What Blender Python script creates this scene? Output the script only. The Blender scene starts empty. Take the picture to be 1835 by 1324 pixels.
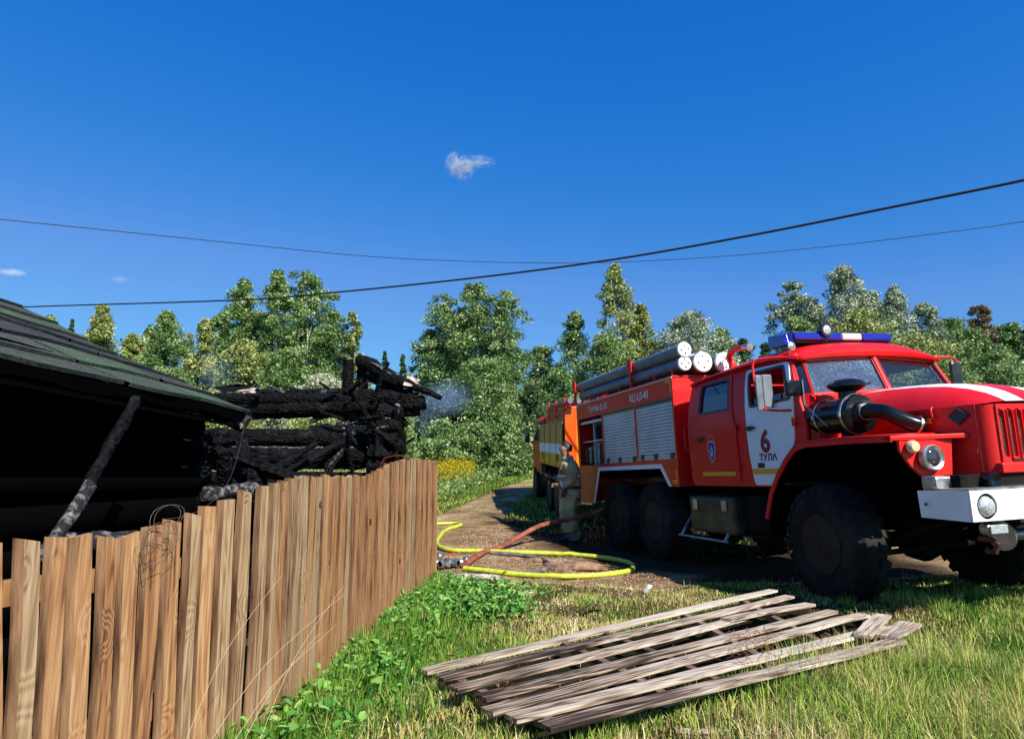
import bpy, bmesh, math, random
import numpy as np
from mathutils import Vector, Matrix, noise
random.seed(7); rng = np.random.default_rng(7)
scene = bpy.context.scene
COL = scene.collection

# ------------------------------------------------------------------ camera
W, H = 1835., 1324.; F = 1200.; HZ = 857.; CH = 1.32
P = math.atan((HZ - H/2)/F); cP, sP = math.cos(P), math.sin(P)
cam = np.array([0, 0, CH])
cd = bpy.data.cameras.new('camera'); co = bpy.data.objects.new('camera', cd); COL.objects.link(co)
cd.sensor_width = 36; cd.lens = 36*F/W; cd.clip_end = 6000; cd.clip_start = .05
co.location = (0, 0, CH); co.rotation_euler = (math.pi/2 + P, 0, 0); scene.camera = co

# ------------------------------------------------------------------ sky, sun, exposure
SUN_EL = math.radians(40); LH = (-.545, .839)          # horizontal travel of the light
sun_az = math.atan2(-LH[0], -LH[1])                      # azimuth of the sun, clockwise from +Y
world = bpy.data.worlds.new('World'); scene.world = world; world.use_nodes = True
nt = world.node_tree; nt.nodes.clear()
sky = nt.nodes.new('ShaderNodeTexSky'); sky.sky_type = 'NISHITA'; sky.sun_disc = False
sky.sun_elevation = SUN_EL; sky.sun_rotation = sun_az
sky.air_density = 1.0; sky.dust_density = .35; sky.ozone_density = 3.0; sky.altitude = 200
# deep late-summer blue: a response curve per channel on the physical sky
EXPO = .6; gain = 2**EXPO
sep = nt.nodes.new('ShaderNodeSeparateColor'); cmb = nt.nodes.new('ShaderNodeCombineColor'); nt.links.new(sky.outputs[0], sep.inputs[0])
def curve(src, p, k):
    a = nt.nodes.new('ShaderNodeMath'); a.operation = 'MULTIPLY'; a.inputs[1].default_value = .085*2**.3; nt.links.new(src, a.inputs[0])
    b = nt.nodes.new('ShaderNodeMath'); b.operation = 'POWER'; b.inputs[1].default_value = p; nt.links.new(a.outputs[0], b.inputs[0])
    c = nt.nodes.new('ShaderNodeMath'); c.operation = 'MULTIPLY'; c.inputs[1].default_value = k/gain/.1; nt.links.new(b.outputs[0], c.inputs[0]); return c.outputs[0]
g_ = curve(sep.outputs[1], .89, .86); b_ = curve(sep.outputs[2], .437, 1.036); r_c = curve(sep.outputs[0], 3.0, 16.8)
lim = nt.nodes.new('ShaderNodeMath'); lim.operation = 'MULTIPLY'; lim.inputs[1].default_value = .36; nt.links.new(g_, lim.inputs[0])
mn = nt.nodes.new('ShaderNodeMath'); mn.operation = 'MINIMUM'; nt.links.new(r_c, mn.inputs[0]); nt.links.new(lim.outputs[0], mn.inputs[1])
nt.links.new(mn.outputs[0], cmb.inputs[0]); nt.links.new(g_, cmb.inputs[1]); nt.links.new(b_, cmb.inputs[2])
bg = nt.nodes.new('ShaderNodeBackground'); bg.inputs['Strength'].default_value = .1
ow = nt.nodes.new('ShaderNodeOutputWorld')
nt.links.new(cmb.outputs[0], bg.inputs['Color']); nt.links.new(bg.outputs[0], ow.inputs['Surface'])
sd = bpy.data.lights.new('sun', 'SUN'); sd.energy = 5.0; sd.angle = math.radians(.5); sd.color = (1, .95, .87)
so = bpy.data.objects.new('sun', sd); COL.objects.link(so)
ldir = Vector((LH[0]*math.cos(SUN_EL), LH[1]*math.cos(SUN_EL), -math.sin(SUN_EL)))
so.rotation_euler = ldir.to_track_quat('-Z', 'Y').to_euler(); so.location = (20, -30, 40)
vs = scene.view_settings; vs.view_transform = 'Standard'; vs.look = 'None'; vs.exposure = EXPO; vs.gamma = 1; vs.use_curve_mapping = False
scene.cycles.max_bounces = 6; scene.cycles.diffuse_bounces = 2; scene.cycles.glossy_bounces = 3; scene.cycles.transmission_bounces = 4
scene.cycles.transparent_max_bounces = 8; scene.cycles.volume_bounces = 0

# ------------------------------------------------------------------ geometry of the view (gives real positions)
def ray(px, py):
    x = (px - W/2)/F; y = -(py - H/2)/F
    return np.array([x, cP - y*sP, sP + y*cP])
def atY(px, py, Y): r = ray(px, py); return cam + r*(Y/r[1])
def atZ(px, py, z=0): r = ray(px, py); return cam + r*((z-CH)/r[2])
def onG(px, py, dz=0):
    z = 0.
    for i in range(12):
        p = atZ(px, py, min(z, 1.3-.02)+0) if False else atZ(px, py, z)
        z = .5*z + .5*(gh(p[0], p[1]) + dz)
    p = atZ(px, py, z); return np.array([p[0], p[1], gh(p[0], p[1]) + dz])
_gx = np.array([-50, 10, 13, 16, 21, 35, 60, 100, 600.]); _gz = np.array([0, 0.02, .13, .28, .62, 1.75, 2.6, 3.3, 6.])
def gh(x, y):
    "ground height"
    z = np.interp(y, _gx, _gz)
    side = np.clip(x - (1.7 if y < 9 else 1.7 - .21*(y-9)), 0, 5)
    z += .042*side*np.interp(y, [2, 5, 7, 40], [0, .3, 1, .4])
    under = np.clip(1 - abs(x - (4.3 - .26*(y-7.5)))/2.2, 0, 1)*np.interp(y, [9, 12, 17, 20], [0, 1, 1, 0])
    z -= .11*min(1, under*2)
    return float(z)

# ------------------------------------------------------------------ mesh helpers
class MB:
    def __init__(s): s.v = []; s.f = []; s.m = []
    def add(s, vs, fs, m=0):
        o = len(s.v); s.v += [tuple(map(float, v)) for v in vs]; s.f += [tuple(i+o for i in f) for f in fs]; s.m += [m]*len(fs); return s
    def box(s, x0, x1, y0, y1, z0, z1, m=0):
        return s.add([(x0,y0,z0),(x1,y0,z0),(x1,y1,z0),(x0,y1,z0),(x0,y0,z1),(x1,y0,z1),(x1,y1,z1),(x0,y1,z1)],
                     [(0,3,2,1),(4,5,6,7),(0,1,5,4),(1,2,6,5),(2,3,7,6),(3,0,4,7)], m)
    def hexa(s, a, b, m=0):
        "two quads (4 points each) joined"
        return s.add(list(a)+list(b), [(3,2,1,0),(4,5,6,7),(0,1,5,4),(1,2,6,5),(2,3,7,6),(3,0,4,7)], m)
    def bar(s, p, q, w, t, up=(0,0,1), m=0):
        p, q = Vector(p), Vector(q); d = (q-p).normalized(); u = Vector(up); sd = d.cross(u)
        if sd.length < 1e-4: sd = d.cross(Vector((1,0,0)))
        sd.normalize(); n = sd.cross(d).normalized(); a, b = sd*w/2, n*t/2
        return s.hexa([p-a-b, p+a-b, p+a+b, p-a+b], [q-a-b, q+a-b, q+a+b, q-a+b], m)
    def tube(s, pts, r, n=10, m=0, cap=True, flat=1.0):
        pts = [Vector(p) for p in pts]; k = len(pts); rr = r if hasattr(r, '__len__') else [r]*k
        base = len(s.v); prev = None
        for i, p in enumerate(pts):
            d = (pts[min(i+1, k-1)] - pts[max(i-1, 0)]).normalized()
            if prev is None:
                a = d.cross(Vector((0,0,1)));
                if a.length < .05: a = d.cross(Vector((0,1,0)))
            else: a = prev - d*prev.dot(d)
            a.normalize(); prev = a; b = d.cross(a)
            for j in range(n):
                t = 2*math.pi*j/n; s.v.append(tuple(p + a*math.cos(t)*rr[i] + b*math.sin(t)*rr[i]*flat))
        for i in range(k-1):
            for j in range(n):
                s.f.append((base+i*n+j, base+i*n+(j+1)%n, base+(i+1)*n+(j+1)%n, base+(i+1)*n+j)); s.m.append(m)
        if cap:
            s.f.append(tuple(base+j for j in range(n))[::-1]); s.m.append(m)
            s.f.append(tuple(base+(k-1)*n+j for j in range(n))); s.m.append(m)
        return s
    def lathe(s, prof, c=(0,0,0), ax=(0,1,0), n=24, m=0, closed=False):
        "prof: (distance along ax, radius)"
        c = Vector(c); ax = Vector(ax).normalized(); a = ax.cross(Vector((0,0,1)))
        if a.length < .05: a = ax.cross(Vector((1,0,0)))
        a.normalize(); b = ax.cross(a); base = len(s.v); k = len(prof)
        for (h, r) in prof:
            for j in range(n):
                t = 2*math.pi*j/n; s.v.append(tuple(c + ax*h + (a*math.cos(t)+b*math.sin(t))*max(r, 1e-4)))
        for i in range(k-1 if not closed else k):
            for j in range(n):
                i2 = (i+1) % k
                s.f.append((base+i*n+j, base+i*n+(j+1)%n, base+i2*n+(j+1)%n, base+i2*n+j)); s.m.append(m)
        if not closed:
            s.f.append(tuple(base+j for j in range(n))[::-1]); s.m.append(m)
            s.f.append(tuple(base+(k-1)*n+j for j in range(n))); s.m.append(m)
        return s
    def loft(s, secs, m=0, close=False, capends=True, mf=None):
        base = len(s.v); n = len(secs[0])
        for sec in secs: s.v += [tuple(map(float, p)) for p in sec]
        for i in range(len(secs)-1):
            for j in range(n if close else n-1):
                s.f.append((base+i*n+j, base+i*n+(j+1)%n, base+(i+1)*n+(j+1)%n, base+(i+1)*n+j)); s.m.append(mf(i, j) if mf else m)
        if capends and close:
            s.f.append(tuple(base+j for j in range(n))[::-1]); s.m.append(m)
            s.f.append(tuple(base+(len(secs)-1)*n+j for j in range(n))); s.m.append(m)
        return s

def obj(name, mb, mat, parent=None, smooth=False, bevel=0, sub=0, loc=None, fixn=True):
    me = bpy.data.meshes.new(name)
    me.from_pydata([tuple(v) for v in mb.v], [], mb.f)
    mats = mat if isinstance(mat, (list, tuple)) else [mat]
    for x in mats: me.materials.append(x)
    if len(mats) > 1: me.polygons.foreach_set('material_index', mb.m)
    if fixn:
        bm = bmesh.new(); bm.from_mesh(me); bmesh.ops.recalc_face_normals(bm, faces=bm.faces); bm.to_mesh(me); bm.free()
    if smooth:
        me.polygons.foreach_set('use_smooth', [True]*len(me.polygons))
        try: me.set_sharp_from_angle(angle=math.radians(38))
        except Exception: pass
    me.update()
    o = bpy.data.objects.new(name, me); COL.objects.link(o)
    if parent: o.parent = parent
    if loc is not None: o.location = loc
    if bevel:
        b = o.modifiers.new('b', 'BEVEL'); b.width = bevel; b.segments = 2; b.limit_method = 'ANGLE'; b.angle_limit = math.radians(40)
    if sub:
        b = o.modifiers.new('s', 'SUBSURF'); b.levels = sub; b.render_levels = sub
    return o
def tag(o, label=None, cat=None, group=None, kind=None):
    if label: o['label'] = label
    if cat: o['category'] = cat
    if group: o['group'] = group
    if kind: o['kind'] = kind
    return o
def empty(name, loc=(0,0,0), label=None, cat=None, group=None):
    o = bpy.data.objects.new(name, None); COL.objects.link(o); o.location = loc; o.empty_display_size = .2
    return tag(o, label, cat, group)
def poly(outer, holes=(), th=.02, f=lambda a, b, d: (a, d, b), cuts=()):
    """2D outline with holes -> solid sheet. f maps (a, b, depth) to 3D"""
    bm = bmesh.new(); edges = []
    for loop in [outer]+list(holes):
        vv = [bm.verts.new((a, b, 0)) for a, b in loop]
        for i in range(len(vv)): edges.append(bm.edges.new((vv[i], vv[(i+1) % len(vv)])))
    bmesh.ops.triangle_fill(bm, use_beauty=True, use_dissolve=False, edges=edges)
    for c in cuts:
        bmesh.ops.bisect_plane(bm, geom=bm.verts[:]+bm.edges[:]+bm.faces[:], plane_co=(0, c, 0), plane_no=(0, 1, 0))
    bmesh.ops.recalc_face_normals(bm, faces=bm.faces)
    r = bmesh.ops.extrude_face_region(bm, geom=bm.faces[:])
    for v in [g for g in r['geom'] if isinstance(g, bmesh.types.BMVert)]: v.co.z = th
    mb = MB(); bm.verts.index_update()
    mb.v = [tuple(f(v.co.x, v.co.y, v.co.z)) for v in bm.verts]
    mb.f = [tuple(v.index for v in fc.verts) for fc in bm.faces]; mb.m = [0]*len(mb.f)
    bm.free(); return mb
def rrect(a0, a1, b0, b1, r, n=4):
    out = []
    for (ca, cb, t0) in ((a1-r, b1-r, 0), (a0+r, b1-r, 90), (a0+r, b0+r, 180), (a1-r, b0+r, 270)):
        for i in range(n+1):
            t = math.radians(t0 + 90*i/n); out.append((ca + r*math.cos(t), cb + r*math.sin(t)))
    return out
def rounded(pts, r, n=3):
    out = []; k = len(pts)
    for i in range(k):
        p0, p1, p2 = [Vector((*pts[(i+d) % k], 0)) for d in (-1, 0, 1)]
        a = p1 + (p0-p1).normalized()*min(r, (p0-p1).length*.45); b = p1 + (p2-p1).normalized()*min(r, (p2-p1).length*.45)
        for j in range(n+1):
            t = j/n; q = a*(1-t)**2 + p1*2*t*(1-t) + b*t*t; out.append((q.x, q.y))
    return out
def smooth_path(pts, n=6):
    pts = [Vector(p) for p in pts]; out = []
    for i in range(len(pts)-1):
        p0 = pts[max(i-1, 0)]; p1 = pts[i]; p2 = pts[i+1]; p3 = pts[min(i+2, len(pts)-1)]
        for j in range(n):
            t = j/n
            out.append(.5*((2*p1) + (p2-p0)*t + (2*p0-5*p1+4*p2-p3)*t*t + (3*p1-p0-3*p2+p3)*t**3))
    out.append(pts[-1]); return out
def text_mb(s, size, f, th=.004, bold=0.0):
    "lettering as thin raised mesh; f maps (x, y, depth)"
    c = bpy.data.curves.new('t', 'FONT'); c.body = s; c.size = size; c.align_x = 'CENTER'; c.align_y = 'CENTER'; c.offset = bold; c.resolution_u = 3
    o = bpy.data.objects.new('t', c); me = bpy.data.meshes.new_from_object(o)
    mb = MB(); mb.v = [tuple(f(v.co.x, v.co.y, .001)) for v in me.vertices]; mb.f = [tuple(p.vertices) for p in me.polygons]; mb.m = [0]*len(mb.f)
    bpy.data.objects.remove(o); bpy.data.curves.remove(c); bpy.data.meshes.remove(me); return mb

# ------------------------------------------------------------------ materials
def mat(name, col=(.5,.5,.5), rough=.6, metal=0, spec=.5, coat=0, build=None):
    m = bpy.data.materials.new(name); m.use_nodes = True; n = m.node_tree; b = n.nodes['Principled BSDF']
    b.inputs['Base Color'].default_value = (*col, 1); b.inputs['Roughness'].default_value = rough; b.inputs['Metallic'].default_value = metal
    b.inputs['Specular IOR Level'].default_value = spec; b.inputs['Coat Weight'].default_value = coat; b.inputs['Coat Roughness'].default_value = .04
    if build: build(n, b)
    return m
def N(n, t, **k):
    x = n.nodes.new('ShaderNode'+t)
    for a, v in k.items():
        if a in x.inputs: x.inputs[a].default_value = v
        else: setattr(x, a, v)
    return x
def L_(n, a, b): n.links.new(a, b)
def ramp(n, fac, stops):
    r = N(n, 'ValToRGB'); e = r.color_ramp.elements
    while len(e) < len(stops): e.new(.5)
    for el, (p, c) in zip(e, stops): el.position = p; el.color = (*c, 1)
    L_(n, fac, r.inputs[0]); return r.outputs[0]
def noisy(c1, c2, scale=4, detail=6, bump=0, bscale=None, lo=.35, hi=.65, coords='Object', stretch=(1,1,1), rough=None, rmap=None, dist=0):
    def b_(n, b):
        tc = N(n, 'TexCoord'); mp = N(n, 'Mapping'); mp.inputs['Scale'].default_value = stretch
        L_(n, tc.outputs[coords], mp.inputs[0])
        nz = N(n, 'TexNoise', Scale=scale, Detail=detail, Distortion=dist); L_(n, mp.outputs[0], nz.inputs['Vector'])
        L_(n, ramp(n, nz.outputs[0], [(lo, c1), (hi, c2)]), b.inputs['Base Color'])
        if rmap:
            r = N(n, 'MapRange'); r.inputs[3].default_value, r.inputs[4].default_value = rmap; L_(n, nz.outputs[0], r.inputs[0]); L_(n, r.outputs[0], b.inputs['Roughness'])
        if bump:
            nb = N(n, 'TexNoise', Scale=bscale or scale*4, Detail=8); L_(n, mp.outputs[0], nb.inputs['Vector'])
            bp = N(n, 'Bump', Strength=bump, Distance=.02); L_(n, nb.outputs[0], bp.inputs['Height']); L_(n, bp.outputs[0], b.inputs['Normal'])
    return b_
def paint(name, col, dirt=(.12,.07,.04), amt=.5, rough=.33):
    "worn vehicle paint: faint waviness, dust low down and in noisy patches"
    def b_(n, b):
        tc = N(n, 'TexCoord'); nz = N(n, 'TexNoise', Scale=2.2, Detail=8, Roughness=.65); L_(n, tc.outputs['Object'], nz.inputs['Vector'])
        sp = N(n, 'SeparateXYZ'); L_(n, tc.outputs['Object'], sp.inputs[0])
        mr = N(n, 'MapRange'); mr.inputs[1].default_value = 1.9; mr.inputs[2].default_value = .7; mr.inputs[3].default_value = .0; mr.inputs[4].default_value = .5; L_(n, sp.outputs[2], mr.inputs[0])
        r2 = N(n, 'MapRange'); r2.inputs[1].default_value = .45; r2.inputs[2].default_value = .75; r2.inputs[3].default_value = 0; r2.inputs[4].default_value = .35; L_(n, nz.outputs[0], r2.inputs[0])
        ad = N(n, 'Math', operation='ADD'); L_(n, mr.outputs[0], ad.inputs[0]); L_(n, r2.outputs[0], ad.inputs[1])
        mu = N(n, 'Math', operation='MULTIPLY', use_clamp=True); L_(n, ad.outputs[0], mu.inputs[0]); mu.inputs[1].default_value = amt
        mx = N(n, 'Mix', data_type='RGBA'); mx.inputs[6].default_value = (*col, 1); mx.inputs[7].default_value = (*dirt, 1)
        L_(n, mu.outputs[0], mx.inputs[0]); L_(n, mx.outputs[2], b.inputs['Base Color'])
        rr = N(n, 'MapRange'); rr.inputs[3].default_value = rough-.08; rr.inputs[4].default_value = rough+.25; L_(n, nz.outputs[0], rr.inputs[0]); L_(n, rr.outputs[0], b.inputs['Roughness'])
        n2 = N(n, 'TexNoise', Scale=5, Detail=2); L_(n, tc.outputs['Object'], n2.inputs['Vector'])
        bp = N(n, 'Bump', Strength=.25, Distance=.012); L_(n, n2.outputs[0], bp.inputs['Height']); L_(n, bp.outputs[0], b.inputs['Normal'])
    return mat(name, col, rough, spec=.3, coat=.12, build=b_)
M = {}
M['red'] = paint('red_paint', (.68, .007, .006), dirt=(.30,.10,.06), amt=.22, rough=.36)
M['red2'] = paint('red_paint_faded', (.62, .02, .012), dirt=(.25,.12,.08), amt=.3, rough=.5)
M['white'] = paint('white_paint', (.78, .80, .82), dirt=(.40,.36,.32), amt=.25)
M['yellow'] = mat('yellow_film', (.75, .38, .03), .35)
M['orange'] = mat('orange_reflector', (.9, .22, .01), .25)
M['black'] = mat('black_plastic', (.012, .012, .014), .35, build=noisy((.010,.010,.012), (.022,.021,.022), 8, bump=.1, rmap=(.25,.5)))
M['gloss_black'] = mat('black_enamel', (.004, .004, .005), .16, spec=.35, coat=.1, build=noisy((.003,.003,.004), (.007,.007,.007), 5, rmap=(.12,.3)))
M['dark'] = mat('chassis_dirty', (.008, .008, .008), .85, spec=.1, build=noisy((.004,.004,.004), (.014,.011,.009), 5, bump=.3))
M['rubber'] = mat('tyre_rubber', (.012, .012, .013), .8, spec=.15, build=noisy((.007,.007,.008), (.028,.025,.022), 3, bump=.25, bscale=40))
M['rim'] = mat('rim_paint', (.012, .012, .013), .6, spec=.2, build=noisy((.007,.007,.008), (.022,.02,.018), 6, bump=.15))
M['steel'] = mat('dull_steel', (.42, .42, .42), .38, metal=.9, build=noisy((.30,.30,.30), (.55,.54,.52), 9, bump=.15, rmap=(.25,.55)))
M['alu'] = mat('shutter_aluminium', (.6, .61, .62), .5, metal=.35, build=noisy((.50,.52,.56), (.64,.66,.70), 3, rmap=(.35,.5)))
M['glass'] = mat('dark_glass', (.012, .016, .022), .04, spec=.8, coat=.3)
M['lens'] = mat('lamp_lens', (.65, .66, .64), .12, metal=.5, build=noisy((.45,.45,.43), (.85,.85,.82), 60, 2, bump=.4, bscale=70))
M['lens_dark'] = mat('lamp_glass_dark', (.04, .045, .055), .06, metal=.3, coat=1)
M['blue'] = mat('blue_beacon', (.01, .015, .32), .1, coat=.6)
M['olive'] = mat('olive_box', (.10, .09, .035), .6, build=noisy((.02,.018,.008), (.10,.088,.03), 3.5, bump=.2))
M['hosegrey'] = mat('suction_hose_rubber', (.12, .14, .17), .5, build=noisy((.10,.12,.145), (.17,.19,.22), 6, bump=.1))
M['ladder'] = mat('ladder_metal', (.62, .63, .62), .4, metal=.4)
M['seat'] = mat('cab_interior', (.03, .03, .035), .8)
M['skin'] = mat('skin', (.30, .15, .10), .55)
M['hair'] = mat('hair', (.015, .012, .010), .6)
M['cloth'] = mat('canvas', (.34, .30, .19), .9, build=noisy((.27,.215,.11), (.50,.41,.23), 5, bump=.8, bscale=12))
M['band'] = mat('reflective_band', (.55, .55, .50), .5)

def wood_mat(name, stops, scale=1.0, knots=True, grey=None, rough=.75, dark_end=0):
    def b_(n, b):
        tc = N(n, 'TexCoord'); oi = N(n, 'ObjectInfo'); 
        cm = N(n, 'CombineXYZ'); ml = N(n, 'Math', operation='MULTIPLY'); ml.inputs[1].default_value = 37.; L_(n, oi.outputs['Random'], ml.inputs[0])
        for i in range(3): L_(n, ml.outputs[0], cm.inputs[i])
        va = N(n, 'VectorMath', operation='ADD'); L_(n, tc.outputs['Object'], va.inputs[0]); L_(n, cm.outputs[0], va.inputs[1])
        # knots warp the grain
        mk = N(n, 'Mapping'); mk.inputs['Scale'].default_value = (3, 3, 3.0); L_(n, va.outputs[0], mk.inputs[0])
        vo = N(n, 'TexVoronoi', Scale=1.0); L_(n, mk.outputs[0], vo.inputs['Vector'])
        kn = N(n, 'MapRange', interpolation_type='SMOOTHSTEP'); kn.inputs[1].default_value = .36; kn.inputs[2].default_value = 0; L_(n, vo.outputs['Distance'], kn.inputs[0])
        mp = N(n, 'Mapping'); mp.inputs['Scale'].default_value = (9*scale, 9*scale, .55*scale); L_(n, va.outputs[0], mp.inputs[0])
        nz = N(n, 'TexNoise', Scale=1.0, Detail=3, Distortion=.6); L_(n, mp.outputs[0], nz.inputs['Vector'])
        a1 = N(n, 'Math', operation='MULTIPLY_ADD'); a1.inputs[1].default_value = 9.; L_(n, nz.outputs[0], a1.inputs[0])
        k2 = N(n, 'Math', operation='MULTIPLY'); k2.inputs[1].default_value = 3.5 if knots else 0; L_(n, kn.outputs[0], k2.inputs[0]); L_(n, k2.outputs[0], a1.inputs[2])
        sn = N(n, 'Math', operation='SINE'); m6 = N(n, 'Math', operation='MULTIPLY'); m6.inputs[1].default_value = 6.28*1.3; L_(n, a1.outputs[0], m6.inputs[0]); L_(n, m6.outputs[0], sn.inputs[0])
        mf = N(n, 'Mapping'); mf.inputs['Scale'].default_value = (90, 90, 2.5); L_(n, va.outputs[0], mf.inputs[0])
        nf = N(n, 'TexNoise', Scale=1.0, Detail=5); L_(n, mf.outputs[0], nf.inputs['Vector'])
        nl = N(n, 'TexNoise', Scale=1.8, Detail=3); L_(n, va.outputs[0], nl.inputs['Vector'])
        s1 = N(n, 'Math', operation='MULTIPLY_ADD'); s1.inputs[1].default_value = .13; s1.inputs[2].default_value = -.52; L_(n, sn.outputs[0], s1.inputs[0])
        s2 = N(n, 'Math', operation='MULTIPLY_ADD'); s2.inputs[1].default_value = 1.15; L_(n, nf.outputs[0], s2.inputs[0]); L_(n, s1.outputs[0], s2.inputs[2])
        s3 = N(n, 'Math', operation='MULTIPLY_ADD'); s3.inputs[1].default_value = .55; L_(n, nl.outputs[0], s3.inputs[0]); L_(n, s2.outputs[0], s3.inputs[2])
        s4 = N(n, 'Math', operation='MULTIPLY_ADD'); s4.inputs[1].default_value = .30; L_(n, oi.outputs['Random'], s4.inputs[0]); L_(n, s3.outputs[0], s4.inputs[2])
        s5 = N(n, 'Math', operation='SUBTRACT', use_clamp=True); L_(n, s4.outputs[0], s5.inputs[0])
        kd = N(n, 'MapRange', interpolation_type='SMOOTHSTEP'); kd.inputs[1].default_value = .11; kd.inputs[2].default_value = .05; kd.inputs[4].default_value = .55 if knots else 0; L_(n, vo.outputs['Distance'], kd.inputs[0]); L_(n, kd.outputs[0], s5.inputs[1])
        if dark_end:
            sx = N(n, 'SeparateXYZ'); L_(n, tc.outputs['Object'], sx.inputs[0]); de = N(n, 'MapRange'); de.inputs[1].default_value = .6; de.inputs[2].default_value = -1.6; de.inputs[4].default_value = dark_end; L_(n, sx.outputs[2], de.inputs[0])
            s6 = N(n, 'Math', operation='SUBTRACT', use_clamp=True); L_(n, s5.outputs[0], s6.inputs[0]); L_(n, de.outputs[0], s6.inputs[1]); s5 = s6
        L_(n, ramp(n, s5.outputs[0], stops), b.inputs['Base Color'])
        bp = N(n, 'Bump', Strength=.5, Distance=.006); L_(n, s2.outputs[0], bp.inputs['Height']); L_(n, bp.outputs[0], b.inputs['Normal'])
    return mat(name, (.4,.3,.2), rough, spec=.25, build=b_)
M['board'] = wood_mat('fence_wood', [(0, (.03,.012,.006)), (.16, (.13,.055,.022)), (.38, (.29,.135,.055)), (.62, (.38,.205,.09)), (.9, (.48,.30,.15))])
M['board2'] = wood_mat('fence_wood_weathered', [(0, (.04,.018,.010)), (.2, (.17,.09,.045)), (.5, (.33,.215,.11)), (.8, (.44,.32,.19))])
M['plank'] = wood_mat('old_slat_wood', [(0, (.02,.012,.008)), (.18, (.13,.085,.06)), (.36, (.36,.275,.20)), (.6, (.56,.47,.37)), (1, (.68,.61,.51))], knots=False, dark_end=.30)
M['plankdk'] = wood_mat('old_slat_wood_dark', [(0, (.02,.012,.008)), (.3, (.09,.055,.035)), (.7, (.24,.17,.12)), (1, (.4,.32,.25))], knots=False)
def char_b(n, b):
    tc = N(n, 'TexCoord'); vo = N(n, 'TexVoronoi', Scale=24.); mp = N(n, 'Mapping'); mp.inputs['Scale'].default_value = (.6, 1, 1.2); L_(n, tc.outputs['Object'], mp.inputs[0]); L_(n, mp.outputs[0], vo.inputs['Vector'])
    nz = N(n, 'TexNoise', Scale=5, Detail=9); L_(n, tc.outputs['Object'], nz.inputs['Vector'])
    L_(n, ramp(n, nz.outputs[0], [(.4, (.0022,.0021,.0024)), (.62, (.006,.0055,.006)), (.80, (.03,.028,.027))]), b.inputs['Base Color'])
    ad = N(n, 'Math', operation='MULTIPLY_ADD'); ad.inputs[1].default_value = .6; L_(n, nz.outputs[0], ad.inputs[0]); L_(n, vo.outputs[0], ad.inputs[2])
    bp = N(n, 'Bump', Strength=1, Distance=.03); L_(n, ad.outputs[0], bp.inputs['Height']); L_(n, bp.outputs[0], b.inputs['Normal'])
M['char'] = mat('charred_wood', (.01,.01,.01), .72, spec=.12, build=char_b)
M['ash'] = mat('ashy_char', (.1,.1,.1), .8, build=noisy((.006,.006,.007), (.30,.29,.27), 26, 5, bump=.9, lo=.48, hi=.72))
M['soot_shade'] = mat('soot_shade', (.0015,.0015,.0018), 1, spec=.02)  # burnt shed soot, and black that paints shade into arches and bores
def shingle_b(n, b):
    tc = N(n, 'TexCoord'); oi = N(n, 'ObjectInfo'); g = N(n, 'TexNoise', Scale=90, Detail=3); L_(n, tc.outputs['Object'], g.inputs['Vector'])
    c = N(n, 'TexNoise', Scale=2.5, Detail=4); L_(n, tc.outputs['Object'], c.inputs['Vector'])
    s = N(n, 'Math', operation='MULTIPLY_ADD'); s.inputs[1].default_value = .5; L_(n, oi.outputs['Random'], s.inputs[0]); L_(n, c.outputs[0], s.inputs[2])
    base = ramp(n, s.outputs[0], [(.40, (.028,.027,.029)), (.70, (.044,.046,.043)), (.9, (.045,.058,.040)), (1.05, (.05,.078,.045))])
    mx = N(n, 'Mix', data_type='RGBA', blend_type='MULTIPLY'); mx.inputs[0].default_value = .8
    L_(n, base, mx.inputs[6]); L_(n, ramp(n, g.outputs[0], [(.35, (.3,.3,.3)), (.65, (2.0,2.0,2.0))]), mx.inputs[7]); L_(n, mx.outputs[2], b.inputs['Base Color'])
    bp = N(n, 'Bump', Strength=.7, Distance=.004); L_(n, g.outputs[0], bp.inputs['Height']); L_(n, bp.outputs[0], b.inputs['Normal'])
M['shingle'] = mat('roof_shingle_green', (.1,.12,.08), .9, spec=.2, build=shingle_b)
def tint_mat(name, stops, trans=.35, attr='tint', rough=.6, spec=.25):
    m = bpy.data.materials.new(name); m.use_nodes = True; n = m.node_tree; b = n.nodes['Principled BSDF']
    at = N(n, 'Attribute'); at.attribute_name = attr
    c = ramp(n, at.outputs['Fac'], stops); L_(n, c, b.inputs['Base Color']); b.inputs['Roughness'].default_value = rough; b.inputs['Specular IOR Level'].default_value = spec
    if trans:
        t = N(n, 'BsdfTranslucent'); L_(n, c, t.inputs[0]); ms = N(n, 'MixShader'); ms.inputs[0].default_value = trans
        L_(n, b.outputs[0], ms.inputs[1]); L_(n, t.outputs[0], ms.inputs[2]); L_(n, ms.outputs[0], n.nodes['Material Output'].inputs[0])
    return m
M['bumper'] = mat('bumper_white', (.80, .80, .79), .4, build=noisy((.70,.70,.69), (.84,.84,.83), 3, rmap=(.3,.5)))
M['cap'] = mat('cap_white', (.80, .80, .78), .4, build=noisy((.70,.70,.68), (.85,.85,.83), 5))
M['lens_amber'] = mat('turn_lamp_glass', (.70, .50, .28), .15, coat=.5)
M['smoke'] = mat('bar_middle', (.55, .50, .50), .25)
def wind_f(hi, dens, ior=2.3, lo=.10, tr=.75): return lambda n, b: wind_b(n, b, hi, dens, ior, lo, tr)
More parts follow.
